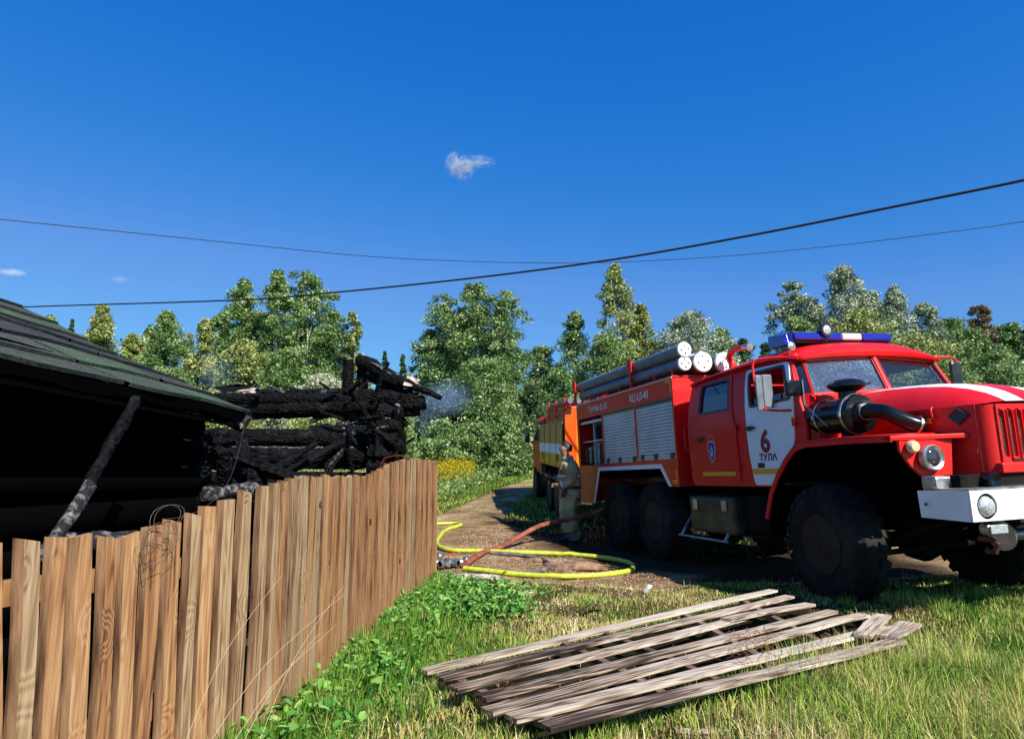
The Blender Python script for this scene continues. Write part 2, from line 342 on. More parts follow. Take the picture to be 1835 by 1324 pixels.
def wind_b(n, b, hi=.75, dens=.66, ior=2.3, lo=.10, tr=.75):
    tc = N(n, 'TexCoord'); s = N(n, 'TexNoise', Scale=42, Detail=9, Roughness=.8); L_(n, tc.outputs['Object'], s.inputs[0])
    s2 = N(n, 'TexNoise', Scale=3, Detail=3); L_(n, tc.outputs['Object'], s2.inputs[0])
    ad = N(n, 'Math', operation='MULTIPLY_ADD'); ad.inputs[1].default_value = .3; L_(n, s2.outputs[0], ad.inputs[0]); L_(n, s.outputs[0], ad.inputs[2])
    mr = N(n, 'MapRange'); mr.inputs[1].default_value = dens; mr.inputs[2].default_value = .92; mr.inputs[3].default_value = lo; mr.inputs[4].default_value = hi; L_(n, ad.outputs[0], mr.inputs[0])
    g = N(n, 'BsdfGlossy'); g.inputs['Roughness'].default_value = .03; t = N(n, 'BsdfTransparent'); t.inputs[0].default_value = (tr,tr+.03,tr+.05,1)
    lw = N(n, 'LayerWeight'); pw = N(n, 'Math', operation='POWER'); pw.inputs[1].default_value = 3.5; L_(n, lw.outputs['Facing'], pw.inputs[0]); fr = N(n, 'Math', operation='MULTIPLY_ADD'); fr.inputs[1].default_value = .6; fr.inputs[2].default_value = (ior-1)**2/(ior+1)**2; L_(n, pw.outputs[0], fr.inputs[0]); m1 = N(n, 'MixShader'); L_(n, fr.outputs[0], m1.inputs[0]); L_(n, t.outputs[0], m1.inputs[1]); L_(n, g.outputs[0], m1.inputs[2])
    d = N(n, 'BsdfDiffuse'); d.inputs[0].default_value = (.26,.36,.50,1); m2 = N(n, 'MixShader'); L_(n, mr.outputs[0], m2.inputs[0]); L_(n, m1.outputs[0], m2.inputs[1]); L_(n, d.outputs[0], m2.inputs[2])  # blue diffuse: dust specks plus sky reflection painted into the pane
    L_(n, m2.outputs[0], n.nodes['Material Output'].inputs[0])
M['wind'] = mat('dusty_sheen_windscreen', build=wind_f(.9, .66)); M['wind3'] = mat('clear_window', build=wind_f(.05, .9, 1.15, 0, .95)); M['wind2'] = mat('clean_windscreen', build=wind_f(.18, .84, 1.5, .015, .93))
M['board_edge'] = mat('sawn_bark_edge', (.12,.06,.03), .9, spec=.1, build=noisy((.05,.022,.012), (.30,.17,.09), 3, bump=.5, stretch=(6,6,.6)))
M['orange_paint'] = paint('orange_paint', (.80,.10,.008), amt=.2)
M['soot_shade2'] = mat('char_dark', (.01,.01,.01), .8, spec=.1, build=noisy((.002,.002,.0025), (.055,.052,.055), 30, 5, bump=.9, lo=.5, hi=.75))
M['rust'] = mat('rusty_red', (.10,.02,.015), .7, build=noisy((.05,.012,.01),(.18,.035,.025),8,bump=.4))
M['ring'] = mat('worn_ring', (.06,.06,.06), .5)
M['straw'] = mat('straw', (.55,.42,.24), .8); M['wire'] = mat('rusty_wire', (.12,.07,.05), .6); M['twig'] = mat('twigs', (.20,.07,.035), .9)

# ------------------------------------------------------------------ ground
def ghv(x, y):
    z = np.interp(y, _gx, _gz)
    side = np.clip(x - (1.7 - .21*np.clip(y-9, 0, None)), 0, 5)
    z = z + .042*side*np.interp(y, [2, 5, 7, 40], [0, .3, 1, .4])
    under = np.clip(1 - np.abs(x - (4.3 - .26*(y-7.5)))/2.2, 0, 1)*np.interp(y, [9, 12, 17, 20], [0, 1, 1, 0])
    return z - .11*np.minimum(1, under*2)
def mesh_np(name, V, Fc, mat_, nper, tint=None, smooth=False, kind=None, label=None, parent=None, cat=None):
    "fast mesh: V (n,3), Fc (m,nper)"
    me = bpy.data.meshes.new(name); n, m = len(V), len(Fc)
    me.vertices.add(n); me.vertices.foreach_set('co', np.ascontiguousarray(V, dtype=np.float32).ravel())
    me.loops.add(m*nper); me.loops.foreach_set('vertex_index', np.ascontiguousarray(Fc, dtype=np.int32).ravel())
    me.polygons.add(m); me.polygons.foreach_set('loop_start', np.arange(0, m*nper, nper, dtype=np.int32))
    try: me.polygons.foreach_set('loop_total', np.full(m, nper, dtype=np.int32))
    except Exception: pass
    if smooth: me.polygons.foreach_set('use_smooth', np.ones(m, dtype=bool))
    if tint is not None:
        a = me.attributes.new('tint', 'FLOAT', 'POINT'); a.data.foreach_set('value', np.ascontiguousarray(tint, dtype=np.float32))
    me.update(calc_edges=True); me.materials.append(mat_)
    o = bpy.data.objects.new(name, me); COL.objects.link(o)
    if parent: o.parent = parent
    return tag(o, label, cat, None, kind)
def vnoise(x, y, s, seed=0):
    "cheap smooth value noise, vectorised"
    x = np.asarray(x)*s + seed*17.3; y = np.asarray(y)*s + seed*9.1
    xi, yi = np.floor(x).astype(int), np.floor(y).astype(int); fx, fy = x-xi, y-yi
    fx = fx*fx*(3-2*fx); fy = fy*fy*(3-2*fy)
    h = lambda a, b: (np.sin(a*127.1 + b*311.7 + seed)*43758.5453) % 1.0
    return (h(xi,yi)*(1-fx)+h(xi+1,yi)*fx)*(1-fy) + (h(xi,yi+1)*(1-fx)+h(xi+1,yi+1)*fx)*fy
def fbm(x, y, s, seed=0): return .5*vnoise(x,y,s,seed)+.3*vnoise(x,y,s*2.3,seed+3)+.2*vnoise(x,y,s*5.1,seed+7)

ROAD = np.array([(11,9.9,1.5),(6,9.9,1.4),(3.2,10.0,1.5),(1.4,10.7,2.0),(-.1,12.0,2.3),(-1.0,14,1.6),(-1.15,17,.95),(-.7,20.5,.75),(.3,25,.70),(1.9,30,.70),(4.5,36,1.3),(8,41,1.4),(14,46,1.5)])
def road_d(x, y):
    "distance from the road centre divided by its half width"
    best = np.full(np.shape(x), 99.); 
    for i in range(len(ROAD)-1):
        a, b = ROAD[i], ROAD[i+1]; d = b[:2]-a[:2]; t = np.clip(((x-a[0])*d[0]+(y-a[1])*d[1])/(d@d), 0, 1)
        dist = np.hypot(x-a[0]-t*d[0], y-a[1]-t*d[1]); w = a[2]+(b[2]-a[2])*t; best = np.minimum(best, dist/w)
    return best
def grid(xs, ys, zf):
    X, Y = np.meshgrid(xs, ys); Z = zf(X, Y); V = np.stack([X.ravel(), Y.ravel(), Z.ravel()], 1)
    nx, ny = len(xs), len(ys); i = (np.arange(ny-1)[:,None]*nx + np.arange(nx-1)[None,:]).ravel()
    return V, np.stack([i, i+1, i+nx+1, i+nx], 1)
def wet_shade_mix(n, b, col):  # darkens soil where it is wet and where shade is painted in
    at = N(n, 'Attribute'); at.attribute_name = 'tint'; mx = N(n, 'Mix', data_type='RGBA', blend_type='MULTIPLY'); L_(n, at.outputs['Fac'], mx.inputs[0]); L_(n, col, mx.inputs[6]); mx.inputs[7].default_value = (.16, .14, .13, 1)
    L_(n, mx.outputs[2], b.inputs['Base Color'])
def g_b(n, b):
    tc = N(n, 'TexCoord'); a = N(n, 'TexNoise', Scale=.55, Detail=8, Roughness=.7); L_(n, tc.outputs['Object'], a.inputs[0])
    c = N(n, 'TexNoise', Scale=9, Detail=8, Roughness=.75); L_(n, tc.outputs['Object'], c.inputs[0])
    s = N(n, 'Math', operation='MULTIPLY_ADD'); s.inputs[1].default_value = .55; L_(n, c.outputs[0], s.inputs[0]); L_(n, a.outputs[0], s.inputs[2])
    wet_shade_mix(n, b, ramp(n, s.outputs[0], [(.5, (.018,.012,.005)), (.68, (.045,.034,.012)), (.82, (.085,.075,.022)), (1, (.15,.14,.05))]))  # dark soil colour also stands in for shade between grass blades
    bp = N(n, 'Bump', Strength=.9, Distance=.05); L_(n, c.outputs[0], bp.inputs['Height']); L_(n, bp.outputs[0], b.inputs['Normal'])
M['ground'] = mat('soil_with_thin_grass', rough=.95, spec=.1, build=g_b)
def r_b(n, b):
    tc = N(n, 'TexCoord'); a = N(n, 'TexNoise', Scale=1.1, Detail=9, Roughness=.72, Distortion=.4); L_(n, tc.outputs['Object'], a.inputs[0])
    c = N(n, 'TexNoise', Scale=22, Detail=6, Roughness=.8); L_(n, tc.outputs['Object'], c.inputs[0])
    s = N(n, 'Math', operation='MULTIPLY_ADD'); s.inputs[1].default_value = .5; L_(n, c.outputs[0], s.inputs[0]); L_(n, a.outputs[0], s.inputs[2])
    wet_shade_mix(n, b, ramp(n, s.outputs[0], [(.50, (.05,.024,.012)), (.66, (.18,.11,.05)), (.80, (.37,.25,.13)), (.95, (.54,.42,.26))]))
    bp = N(n, 'Bump', Strength=1, Distance=.06); L_(n, s.outputs[0], bp.inputs['Height']); L_(n, bp.outputs[0], b.inputs['Normal'])
M['dirt'] = mat('trodden_dirt', rough=.95, spec=.1, build=r_b)
def zroad(x, y): return ghv(x, y) + .012 - .07*np.clip((road_d(x, y)+.35*(fbm(x, y, 1.3, 2)-.5)-.80)/.3, 0, 1) + .05*(fbm(x, y, 2.0, 5)-.5) + .03*(fbm(x,y,6.,9)-.5)
def zg(x, y):
    d = road_d(x, y)+.35*(fbm(x, y, 1.3, 2)-.5); sink = np.clip((1.15-d)/.15, 0, 1)
    return ghv(x, y) + .03*(fbm(x, y, 1.7, 1)-.5)*np.clip(d-1, 0, 1) - .06*sink
xs = np.concatenate([np.linspace(-400,-40,10), np.linspace(-36,-8,15), np.arange(-7,13,.16), np.linspace(14,40,14), np.linspace(45,400,10)])
ys = np.concatenate([np.linspace(-60,-4,8), np.arange(-2,20,.16), np.linspace(20.5,48,60), np.linspace(52,600,20)])
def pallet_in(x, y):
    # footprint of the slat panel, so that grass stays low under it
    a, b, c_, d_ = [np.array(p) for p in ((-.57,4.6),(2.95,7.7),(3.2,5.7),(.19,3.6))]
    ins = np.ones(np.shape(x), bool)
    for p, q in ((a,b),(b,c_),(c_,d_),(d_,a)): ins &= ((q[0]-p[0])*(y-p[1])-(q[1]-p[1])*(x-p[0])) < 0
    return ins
def wet_shade(x, y):
    # wet, trampled soil, with shade under engines and slat panel painted in
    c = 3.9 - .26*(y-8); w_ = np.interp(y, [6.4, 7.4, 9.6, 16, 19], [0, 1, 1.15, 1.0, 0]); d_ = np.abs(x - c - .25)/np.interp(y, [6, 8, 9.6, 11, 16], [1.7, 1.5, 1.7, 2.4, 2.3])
    under_panel = pallet_in(x, y)  # panel footprint: dark soil with the shade of the slats painted in
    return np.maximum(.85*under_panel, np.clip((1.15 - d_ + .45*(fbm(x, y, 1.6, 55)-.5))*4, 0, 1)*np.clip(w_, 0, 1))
V, Fq = grid(xs, ys, zg); mesh_np('ground', V, Fq, M['ground'], 4, tint=wet_shade(V[:,0], V[:,1]), smooth=True, kind='structure')
V, Fq = grid(np.arange(-7,16,.11), np.concatenate([np.arange(7,22,.11), np.arange(22,48,.3)]), zroad)
cx, cy = V[Fq].mean(1)[:,0], V[Fq].mean(1)[:,1]
d = road_d(cx, cy) + .35*(fbm(cx, cy, 1.3, 2)-.5) + .3*(fbm(cx,cy,4.,8)-.5)
keep = (d < 1.12)
Fq = Fq[keep]; used_ = np.unique(Fq); remap = np.full(len(V), -1); remap[used_] = np.arange(len(used_))
mesh_np('dirt_road', V[used_], remap[Fq], M['dirt'], 4, tint=wet_shade(V[used_][:,0], V[used_][:,1]), smooth=True, kind='structure')

# ------------------------------------------------------------------ grass (nobody could count it)
G_STOPS = [(0, (.03,.11,.012)), (.25, (.12,.27,.025)), (.48, (.34,.43,.06)), (.68, (.60,.54,.20)), (.84, (.50,.31,.14)), (.93, (.30,.16,.07)), (1, (.80,.68,.42))]
M['grass'] = tint_mat('grass_blades', G_STOPS, .16)
def blades(x, y, h, w, tint, name, lean=.45, seed=0, z0=None, label=None, az=None, parent=None):
    r = np.random.default_rng(seed); n = len(x); a = r.uniform(0, 2*np.pi, n) if az is None else az
    z = (zg(x, y) if z0 is None else z0) - .01; ln = np.abs(r.normal(0, lean, n)); ln2 = ln*1.9
    dx, dy = np.cos(a), np.sin(a); wa = r.uniform(0, 2*np.pi, n); px, py = np.cos(wa)*w/2, np.sin(wa)*w/2
    B = np.stack([x, y, z], 1); Pm = B + np.stack([dx*h*.5*np.sin(ln), dy*h*.5*np.sin(ln), h*.55*np.cos(ln)], 1)
    T = Pm + np.stack([dx*h*.5*np.sin(np.minimum(ln2,1.9)), dy*h*.5*np.sin(np.minimum(ln2,1.9)), h*.45*np.cos(np.minimum(ln2,1.9))], 1)
    pv = np.stack([px, py, 0*px], 1)
    V = np.stack([B-pv, B+pv, Pm+pv*.7, Pm-pv*.7, T], 1).reshape(-1, 3); i = np.arange(n)*5
    Fc = np.concatenate([np.stack([i, i+1, i+2], 1), np.stack([i, i+2, i+3], 1), np.stack([i+3, i+2, i+4], 1)])
    return mesh_np(name, V, Fc, M['grass'], 3, tint=np.repeat(tint, 5), kind='stuff', label=label, parent=parent)
def fence_x(y): return np.interp(y, [2.2, 3.62, 4.9, 6.0, 8.73], [-1.85, -1.27, -1.22, -1.17, -.98])
def scatter(n, x0, x1, y0, y1, seed, pw=1.0):
    r = np.random.default_rng(seed); y = y0 + (y1-y0)*r.uniform(0, 1, n)**pw; return r.uniform(x0, x1, n), y, r
# near lawn: tufted, olive and straw coloured
x, y, r = scatter(270000, -2.0, 8.0, 2.6, 10.5, 11, 1.15)
kk = (x > fence_x(y)+.02) & (np.abs(x) < .86*y+1) ; x, y = x[kk], y[kk]
cl = fbm(x, y, 3.2, 21); patch = fbm(x, y, .8, 22); dr = road_d(x, y)
bare = fbm(x, y, 2.4, 33)
kk = (r.uniform(0, 1, len(x)) < np.clip((bare-.30)*5, .40, 1)) & (dr > .95+.3*(cl-.5)) & ~(pallet_in(x, y) & (r.uniform(0,1,len(x)) < .995))
x, y, cl, patch = x[kk], y[kk], cl[kk], patch[kk]
mown = np.interp(y, [4, 5.4, 7, 9], [1, .8, .42, .35])*np.where((x > .9) & (y < 6.2), 1.15, .8)
h = (.065+.16*np.clip(cl-.3, 0, 1)*1.6)*mown*r.uniform(.5, 1.3, len(x))
tn = np.clip(.46 + (patch-.5)*2.0 + r.normal(0, .23, len(x)) + .05*(y > 6), 0, 1)
blades(x, y, h, .0055*np.interp(y, [3, 9], [1, 2.0])*r.uniform(.6, 1.6, len(x)), tn, 'grass', .6, 12, label='short olive green lawn grass mixed with straw')
# long tufts bottom right and around the slat panel
def tufts(name, spots, per, hh, seed, tint0=.4, spread=.09, lean=.5, w=.007, label=None):
    r = np.random.default_rng(seed); X=[];Y=[];Hh=[];T=[];A=[]
    for (sx, sy) in spots:
        m = int(per*r.uniform(.5, 1.4)); aa = r.uniform(0, 2*np.pi, m); rr = spread*np.sqrt(r.uniform(0,1,m))*r.uniform(.6,1.5)
        X.append(sx+np.cos(aa)*rr); Y.append(sy+np.sin(aa)*rr); A.append(aa + r.normal(0,.5,m)); Hh.append(hh*r.uniform(.5,1.2,m)*r.uniform(.7,1.2)); T.append(np.clip(tint0+r.normal(0,.13)+r.normal(0,.13,m),0,1))
    return blades(*map(np.concatenate, (X, Y)), np.concatenate(Hh), w*r.uniform(.7,1.3,sum(map(len,X))), np.concatenate(T), name, lean, seed, label=label, az=np.concatenate(A))
r = np.random.default_rng(5); sp = []
while len(sp) < 320:
    a, b = r.uniform(.2, 6.5), 3.2+3.8*r.uniform()**1.3
    if not pallet_in(a, b) and fbm(a, b, 1.1, 41) > .47 and not (b > 5.2 and a < 2.4): sp.append((a, b))
tufts('long_grass', sp, 85, .15, 31, .43, .10, .70, .005, 'long arching yellow green grass in front of the slats')
r = np.random.default_rng(6); sp = []
while len(sp) < 260:
    b = 3.0+5.2*r.uniform(); a = fence_x(b)+abs(r.normal(0,.28))+.03
    sp.append((a, b))
tufts('fence_foot_grass', sp, 60, .19, 33, .30, .08, .6, .006, 'lush green grass growing along the fence foot')
# brown clippings matted flat between the tufts
x, y, r = scatter(42000, -1.0, 7.5, 3.0, 9.3, 17, 1.1)
pm = fbm(x, y, 1.5, 91); kk = (x > fence_x(y)+.25) & (r.uniform(0,1,len(x)) < np.clip((pm-.46)*9, .03, 1)) & (road_d(x, y) > .9) & ~(pallet_in(x, y) & (r.uniform(0,1,len(x)) < .9)) & (np.abs(x) < .86*y+1); x, y = x[kk], y[kk]
blades(x, y, r.uniform(.04, .11, len(x)), .0045*r.uniform(.6,1.6,len(x)), np.clip(.90+r.normal(0,.09,len(x)),0,1), 'dry_clippings', 1.35, 18, label='dry straw and brown clippings matted on the lawn')
# broad strap leaves among the weeds
x, y, r = scatter(9000, -2, 1.2, 3.0, 8.6, 19); x = fence_x(y)+.03+np.abs(r.normal(0,.30,len(x)))*np.interp(y,[3,5,7,8.6],[.8,1.2,1.4,.6]); kk = fbm(x, y, 2.2, 93) > .42
blades(x[kk], y[kk], r.uniform(.08,.26,kk.sum()), .013*r.uniform(.6,1.5,kk.sum()), np.clip(.16+r.normal(0,.12,kk.sum()),0,1), 'strap_leaves', .75, 20, label='broad green strap leaves along the fence foot')
# yellow green tall tufts, bottom right
r = np.random.default_rng(44); sp = []
while len(sp) < 105:
    a, b = r.uniform(1.4, 5.2), 3.0+2.6*r.uniform()
    if not pallet_in(a, b) and fbm(a, b, .9, 47) > .47: sp.append((a, b))
tufts('tall_tufts', sp, 110, .24, 45, .52, .12, .75, .0055, 'tall yellow green tufts in the front right corner')
# far meadow
x, y, r = scatter(105000, -9, 12, 10.3, 42, 13, 1.2)
kk = (np.abs(x) < .8*y+2); x, y = x[kk], y[kk]; dr = road_d(x, y)+.3*(fbm(x,y,2.,4)-.5); cl = fbm(x, y, 1.2, 23); lf = fbm(x, y, .35, 24)
trk = (dr < 1.0) & ~((dr < .32) & (y > 19) & (cl > .45)); kk = ~trk | (r.uniform(0,1,len(x)) < np.interp(y, [12, 15, 20], [.06, .30, .45]))
kk &= ~((x > 1.2-.26*(y-9)) & (x < 7-.2*(y-9)) & (y < 17) & (r.uniform(0,1,len(x)) < .7))
x, y, cl, lf = x[kk], y[kk], cl[kk], lf[kk]
h = (.085+.22*np.clip(cl-.35,0,1)*np.interp(y,[12,22,32],[.4,.9,2]))*r.uniform(.5,1.3,len(x))
h *= np.where(x < -4, 2.2, 1)
blades(x, y, h, .022*r.uniform(.6,1.4,len(x))*np.interp(y,[10,20,40],[.5,1,1.6]), np.clip(.36+(lf-.5)*.8+r.normal(0,.1,len(x)),0,1), 'meadow_grass', .5, 14, label='bright green meadow grass beside the dirt track')

# wood chips, pebbles and charred crumbs on the dirt
def chips(n, seed, name, mat_, area, size, label, tintf=None):
    x, y, r = scatter(n, *area, seed); kk = (road_d(x, y) < 1.1) & (x > fence_x(y)-.05) if area[2] < 20 else np.ones(n, bool); x, y = x[kk], y[kk]; n = len(x)
    a = r.uniform(0, 2*np.pi, n); l = size*r.uniform(.5, 2.2, n); w = size*r.uniform(.25, .8, n); z = zroad(x, y)+.004
    t1 = r.normal(0, .25, n); dx, dy = np.cos(a), np.sin(a); hz = size*.5*r.uniform(.3,1,n)
    p = lambda u, v, k: np.stack([x+dx*l*u-dy*w*v, y+dy*l*u+dx*w*v, z+hz*k+t1*l*u], 1)
    V = np.stack([p(-.5,-.5,0), p(.5,-.5,0), p(.5,.5,0), p(-.5,.5,0), p(-.4,-.3,1), p(.4,-.3,1), p(.4,.3,1), p(-.4,.3,1)], 1).reshape(-1,3); i = (np.arange(n)*8)[:,None]
    Fc = np.concatenate([i+np.array(q) for q in ((4,5,6,7),(0,1,5,4),(1,2,6,5),(2,3,7,6),(3,0,4,7))])
    mesh_np(name, V, Fc, mat_, 4, tint=np.repeat(r.uniform(0,1,n)*(1-.85*wet_shade(x, y)),8), kind='stuff', label=label)  # chips darkened along with the wet soil and its painted shade
M['chips'] = tint_mat('chip_colours', [(0,(.03,.016,.010)),(.3,(.17,.08,.045)),(.6,(.38,.21,.12)),(.85,(.55,.38,.25)),(1,(.68,.6,.5))], 0, rough=.9)
chips(13000, 51, 'wood_chips', M['chips'], (-1.2, 5.0, 8.6, 15), .015, 'brown wood chips and crumbs trodden into the dirt')

# ------------------------------------------------------------------ broad leaved weeds along the fence
def leaf_mesh(name, n_leaf, pos, size, seed, tint0, label, up=.6, matk='weed', zoff=(.02,.18), kind='stuff'):
    r = np.random.default_rng(seed); n = n_leaf; x, y = pos(r, n); z = zg(x, y)+r.uniform(*zoff, n)
    a = r.uniform(0, 2*np.pi, n); tl = r.normal(0, .5, n); l = size*r.uniform(.5, 1.5, n); w = l*r.uniform(.45, .75, n)
    d = np.stack([np.cos(a)*np.cos(tl), np.sin(a)*np.cos(tl), np.sin(tl)], 1); s = np.stack([-np.sin(a), np.cos(a), r.normal(0,.35,n)], 1); nn = np.cross(d, s)
    B = np.stack([x, y, z], 1); p = lambda u, v, k: B + d*(l*u)[:,None] + s*(w*v)[:,None] + nn*(l*k)[:,None]
    c = lambda q: np.full(n, q)
    V = np.stack([p(c(0),c(0),c(0)), p(c(.28),c(.42),c(.10)), p(c(.7),c(.34),c(.08)), p(c(1),c(0),c(-.14)), p(c(.7),c(-.34),c(.08)), p(c(.28),c(-.42),c(.10)), p(c(.5),c(0),c(-.02))], 1).reshape(-1,3)
    i = (np.arange(n)*7)[:,None]; Fc = np.concatenate([i+np.array(q) for q in ((0,6,1),(1,6,2),(2,6,3),(3,6,4),(4,6,5),(5,6,0))])
    return mesh_np(name, V, Fc, M[matk], 3, tint=np.repeat(np.clip(tint0+r.normal(0,.16,n),0,1), 7), kind=kind, label=label)
M['weed'] = tint_mat('weed_leaves', [(0,(.02,.09,.02)),(.35,(.08,.25,.04)),(.7,(.24,.44,.09)),(1,(.52,.56,.22))], .15, rough=.45)
def weed_pos(r, n):
    k = 46; cy = 3.2+5.0*r.uniform(0,1,k)**.8; cx = fence_x(cy)+.12+np.abs(r.normal(0,.26,k))*np.interp(cy,[3,5,7,8.5],[.6,1.1,1.3,.9]); c = r.integers(0,k,n)
    x = cx[c]+r.normal(0,.11,n); y = cy[c]+r.normal(0,.14,n); return np.maximum(x, fence_x(y)+.04), y
leaf_mesh('weeds', 2300, weed_pos, .055, 61, .5, 'broad leaved green weeds crowding the fence foot')
def weed_pos2(r, n): 
    cx, cy = -.35, 7.1; return cx+r.normal(0,.26,n), cy+r.normal(0,.42,n)
leaf_mesh('weed_patch', 2200, weed_pos2, .06, 62, .5, 'bright green leafy weed patch near the fence end')
def dead_pos(r, n):
    c = r.integers(0, 60, n); cx = r.uniform(-.4, 5.5, 60); cy = 3.4+3.8*r.uniform(0,1,60); x=cx[c]+r.normal(0,.09,n); y=cy[c]+r.normal(0,.09,n); return x, y
M['deadleaf'] = tint_mat('dead_leaves', [(0,(.05,.025,.012)),(.5,(.20,.10,.045)),(1,(.42,.28,.15))], .15, rough=.9)
leaf_mesh('dead_leaves', 2600, dead_pos, .022, 63, .5, 'brown dead leaves and clippings lying in the grass', matk='deadleaf', zoff=(.01,.07))

# ------------------------------------------------------------------ wooden board fence
fx = [-1.85, -1.27, -1.22, -1.17, -.98]; fy = [2.2, 3.62, 4.9, 6.0, 8.73]
seg = [math.hypot(fx[i+1]-fx[i], fy[i+1]-fy[i]) for i in range(4)]; cum = [0]+list(np.cumsum(seg)); TOT = cum[-1]
def fpos(s): return np.interp(s, cum, fx), np.interp(s, cum, fy)
def fdir(s):
    a, b = fpos(max(s-.15, 0)), fpos(min(s+.15, TOT)); v = np.array([b[0]-a[0], b[1]-a[1]]); return v/np.linalg.norm(v)
tp = [(-60,968),(0,965),(60,964),(130,962),(215,957),(255,953),(262,946),(285,944),(300,938),(316,930),(345,925),(358,915),(372,908),(398,897),(420,890),(445,880),(465,873),(482,868),(500,862),(520,856),(560,852),(650,854),(662,848),(690,834),(705,827),(740,822),(780,828)]
def top_z(x, y):
    v = np.array([x, y]); z = 1.2
    for _ in range(6):
        f = y*cP + (z-CH)*sP; px = W/2 + F*x/f; py = np.interp(px, [a for a, b in tp], [b for a, b in tp])
        z = atY(px, py, y)[2]
    return z, px
fence = empty('wooden_fence', (-1.2, 5, 0), 'natural wood fence of upright boards curving past the burnt shed', 'fence')
def fchild(name, mb, m, **k):
    mb.v = [(a+1.2, b-5, c) for a, b, c in mb.v]; return obj(name, mb, m, fence, **k)
s = 0.02; i = 0; R_ = random.Random(3)
while s < TOT - .06:
    x, y = fpos(s); z, px = top_z(x, y); d = fdir(s); nrm = np.array([d[1], -d[0]])
    if px < -70: s += .1; i += 1; continue
    near = px < 500; w = R_.uniform(.078, .098) if near else R_.uniform(.085, .110)
    off = R_.uniform(-.009, .009) if near else R_.choice((-.012, 0, .012)); yaw = R_.uniform(-.06, .06) - (.03 if near else .08)
    tilt = R_.uniform(-.010, .010) - .085*np.interp(px, [0, 480], [1, .1]); th = R_.uniform(.024, .032)
    special = False
    if special: off = .06; tilt = -.06; yaw = .0; z += .02
    zt = z + R_.uniform(-.008, .008); zb = -.03; nseg = 8; secs = []
    d2 = np.array([d[0]*math.cos(yaw)-d[1]*math.sin(yaw), d[0]*math.sin(yaw)+d[1]*math.cos(yaw)]); n2 = np.array([d2[1], -d2[0]])
    b1, b2 = R_.uniform(0, 6), R_.uniform(0, 6); bev = R_.uniform(.008, .022) if near else R_.uniform(.003, .009); wav = R_.uniform(.001, .004); slant = R_.uniform(-.012, .012)
    for k in range(nseg+1):
        t = k/nseg; zz = zb + (zt-zb)*t; wl = w/2*(1 - .06*t) + wav*math.sin(b1+t*9); wr = w/2*(1 - .06*t) + wav*math.sin(b2+t*7)
        c = np.array([x, y]) + nrm*(off + .03*(special)*t) + d*tilt*(t-.3)*1.2 + n2*.006*math.sin(b1+t*3); sec = []
        for (u, v) in ((-wl, 0), (-wl+.004, th*.3), (-wl+bev, th), (wr-.008, th), (wr, 0)):
            q = c + d2*u + n2*v; sec.append((q[0]-x, q[1]-y, zz + (slant*u/w*2 if k == nseg else 0)))
        secs.append(sec)
    mb = MB().loft(secs, close=True, mf=lambda a_, j: 1 if j in (0, 1, 3) else 0)
    weath = (395 < px < 500) or R_.random() < (.22 if near else .18)
    o = obj('board', mb, [M['board2'] if weath else M['board'], M['board_edge']], fence, bevel=0, loc=(x+1.2, y-5, 0))
    if special: tag(o, 'board standing out from the row and leaning')
    s += (w + R_.choice((.006, .012, .018, .030))) if near else (w*.97 + R_.uniform(.003, .012)); i += 1
# rails and posts behind the boards, end post
for hz in (.35, .92):
    pts = [(*fpos(s_), ) for s_ in np.linspace(.05, TOT-.05, 14)]
    for a in range(0, 13):
        (xa, ya), (xb, yb) = pts[a], pts[a+1]; dd = fdir(a/13*TOT); nn = np.array([dd[1], -dd[0]])*(-.045)
        if a % 3 == 0: mb = MB()
        mb.bar((xa+nn[0], ya+nn[1], hz), (xb+nn[0], yb+nn[1], hz), .035, .09)
        if a % 3 == 2 or a == 12: fchild('rail', mb, M['board'])
for s_ in (.9, 2.6, 4.3, 5.9):
    x, y = fpos(s_); dd = fdir(s_); nn = np.array([dd[1], -dd[0]])*(-.12)
    fchild('post', MB().box(x+nn[0]-.045, x+nn[0]+.045, y+nn[1]-.045, y+nn[1]+.045, -.1, 1.05), M['board2'])
zt = top_z(-.98, 8.70)[0]
e = fchild('end_board', MB().box(-1.10, -.975, 8.77, 8.80, -.05, zt+.0), M['board'])
e = fchild('end_post', MB().box(-1.12, -1.02, 8.81, 8.90, -.05, zt-.03), M['board'])

# ------------------------------------------------------------------ slatted wooden panel on the grass
Q = empty('slatted_panel', (1.5, 5.6, .05), 'weathered grey panel of long wooden slats lying on the grass', 'wooden panel')
def pz(px, py, z): q = atZ(px, py, z); return Vector((q[0], q[1], z))
def slat(a, b, za, zb, w=.085, th=.022, m='plank', name='slat', bend=None, parent=Q, lab=None):
    A, B = pz(*a, za), pz(*b, zb); c = (A+B)/2; k = 9; R2 = random.Random(hash((a[0], b[0])) % 999); d = (B-A).normalized(); sd = Vector((d.y, -d.x, 0)); secs = []
    for j in range(k+1):
        t = j/k; p = A.lerp(B, t) + Vector((0, 0, .004*math.sin(t*5+a[0]) + (bend(t) if bend else 0))); ww = w/2*(1+.015*math.sin(t*7+b[0])); ed = R2.uniform(-.004, .004)
        secs.append([tuple(p - c + sd*(u+ed) + Vector((0, 0, v))) for u, v in ((-ww, 0), (-ww, th), (ww, th), (ww, 0))])
    o = obj(name, MB().loft(secs, close=True), M[m], parent, loc=tuple(c - Vector(parent.location)))
    if lab: tag(o, lab)
    # the grain runs along local z: turn the mesh so that it does
    q = d.to_track_quat('Z', 'X'); o.data.transform(q.inverted().to_matrix().to_4x4()); o.rotation_mode = 'QUATERNION'; o.rotation_quaternion = q
    return o
Z1 = .15
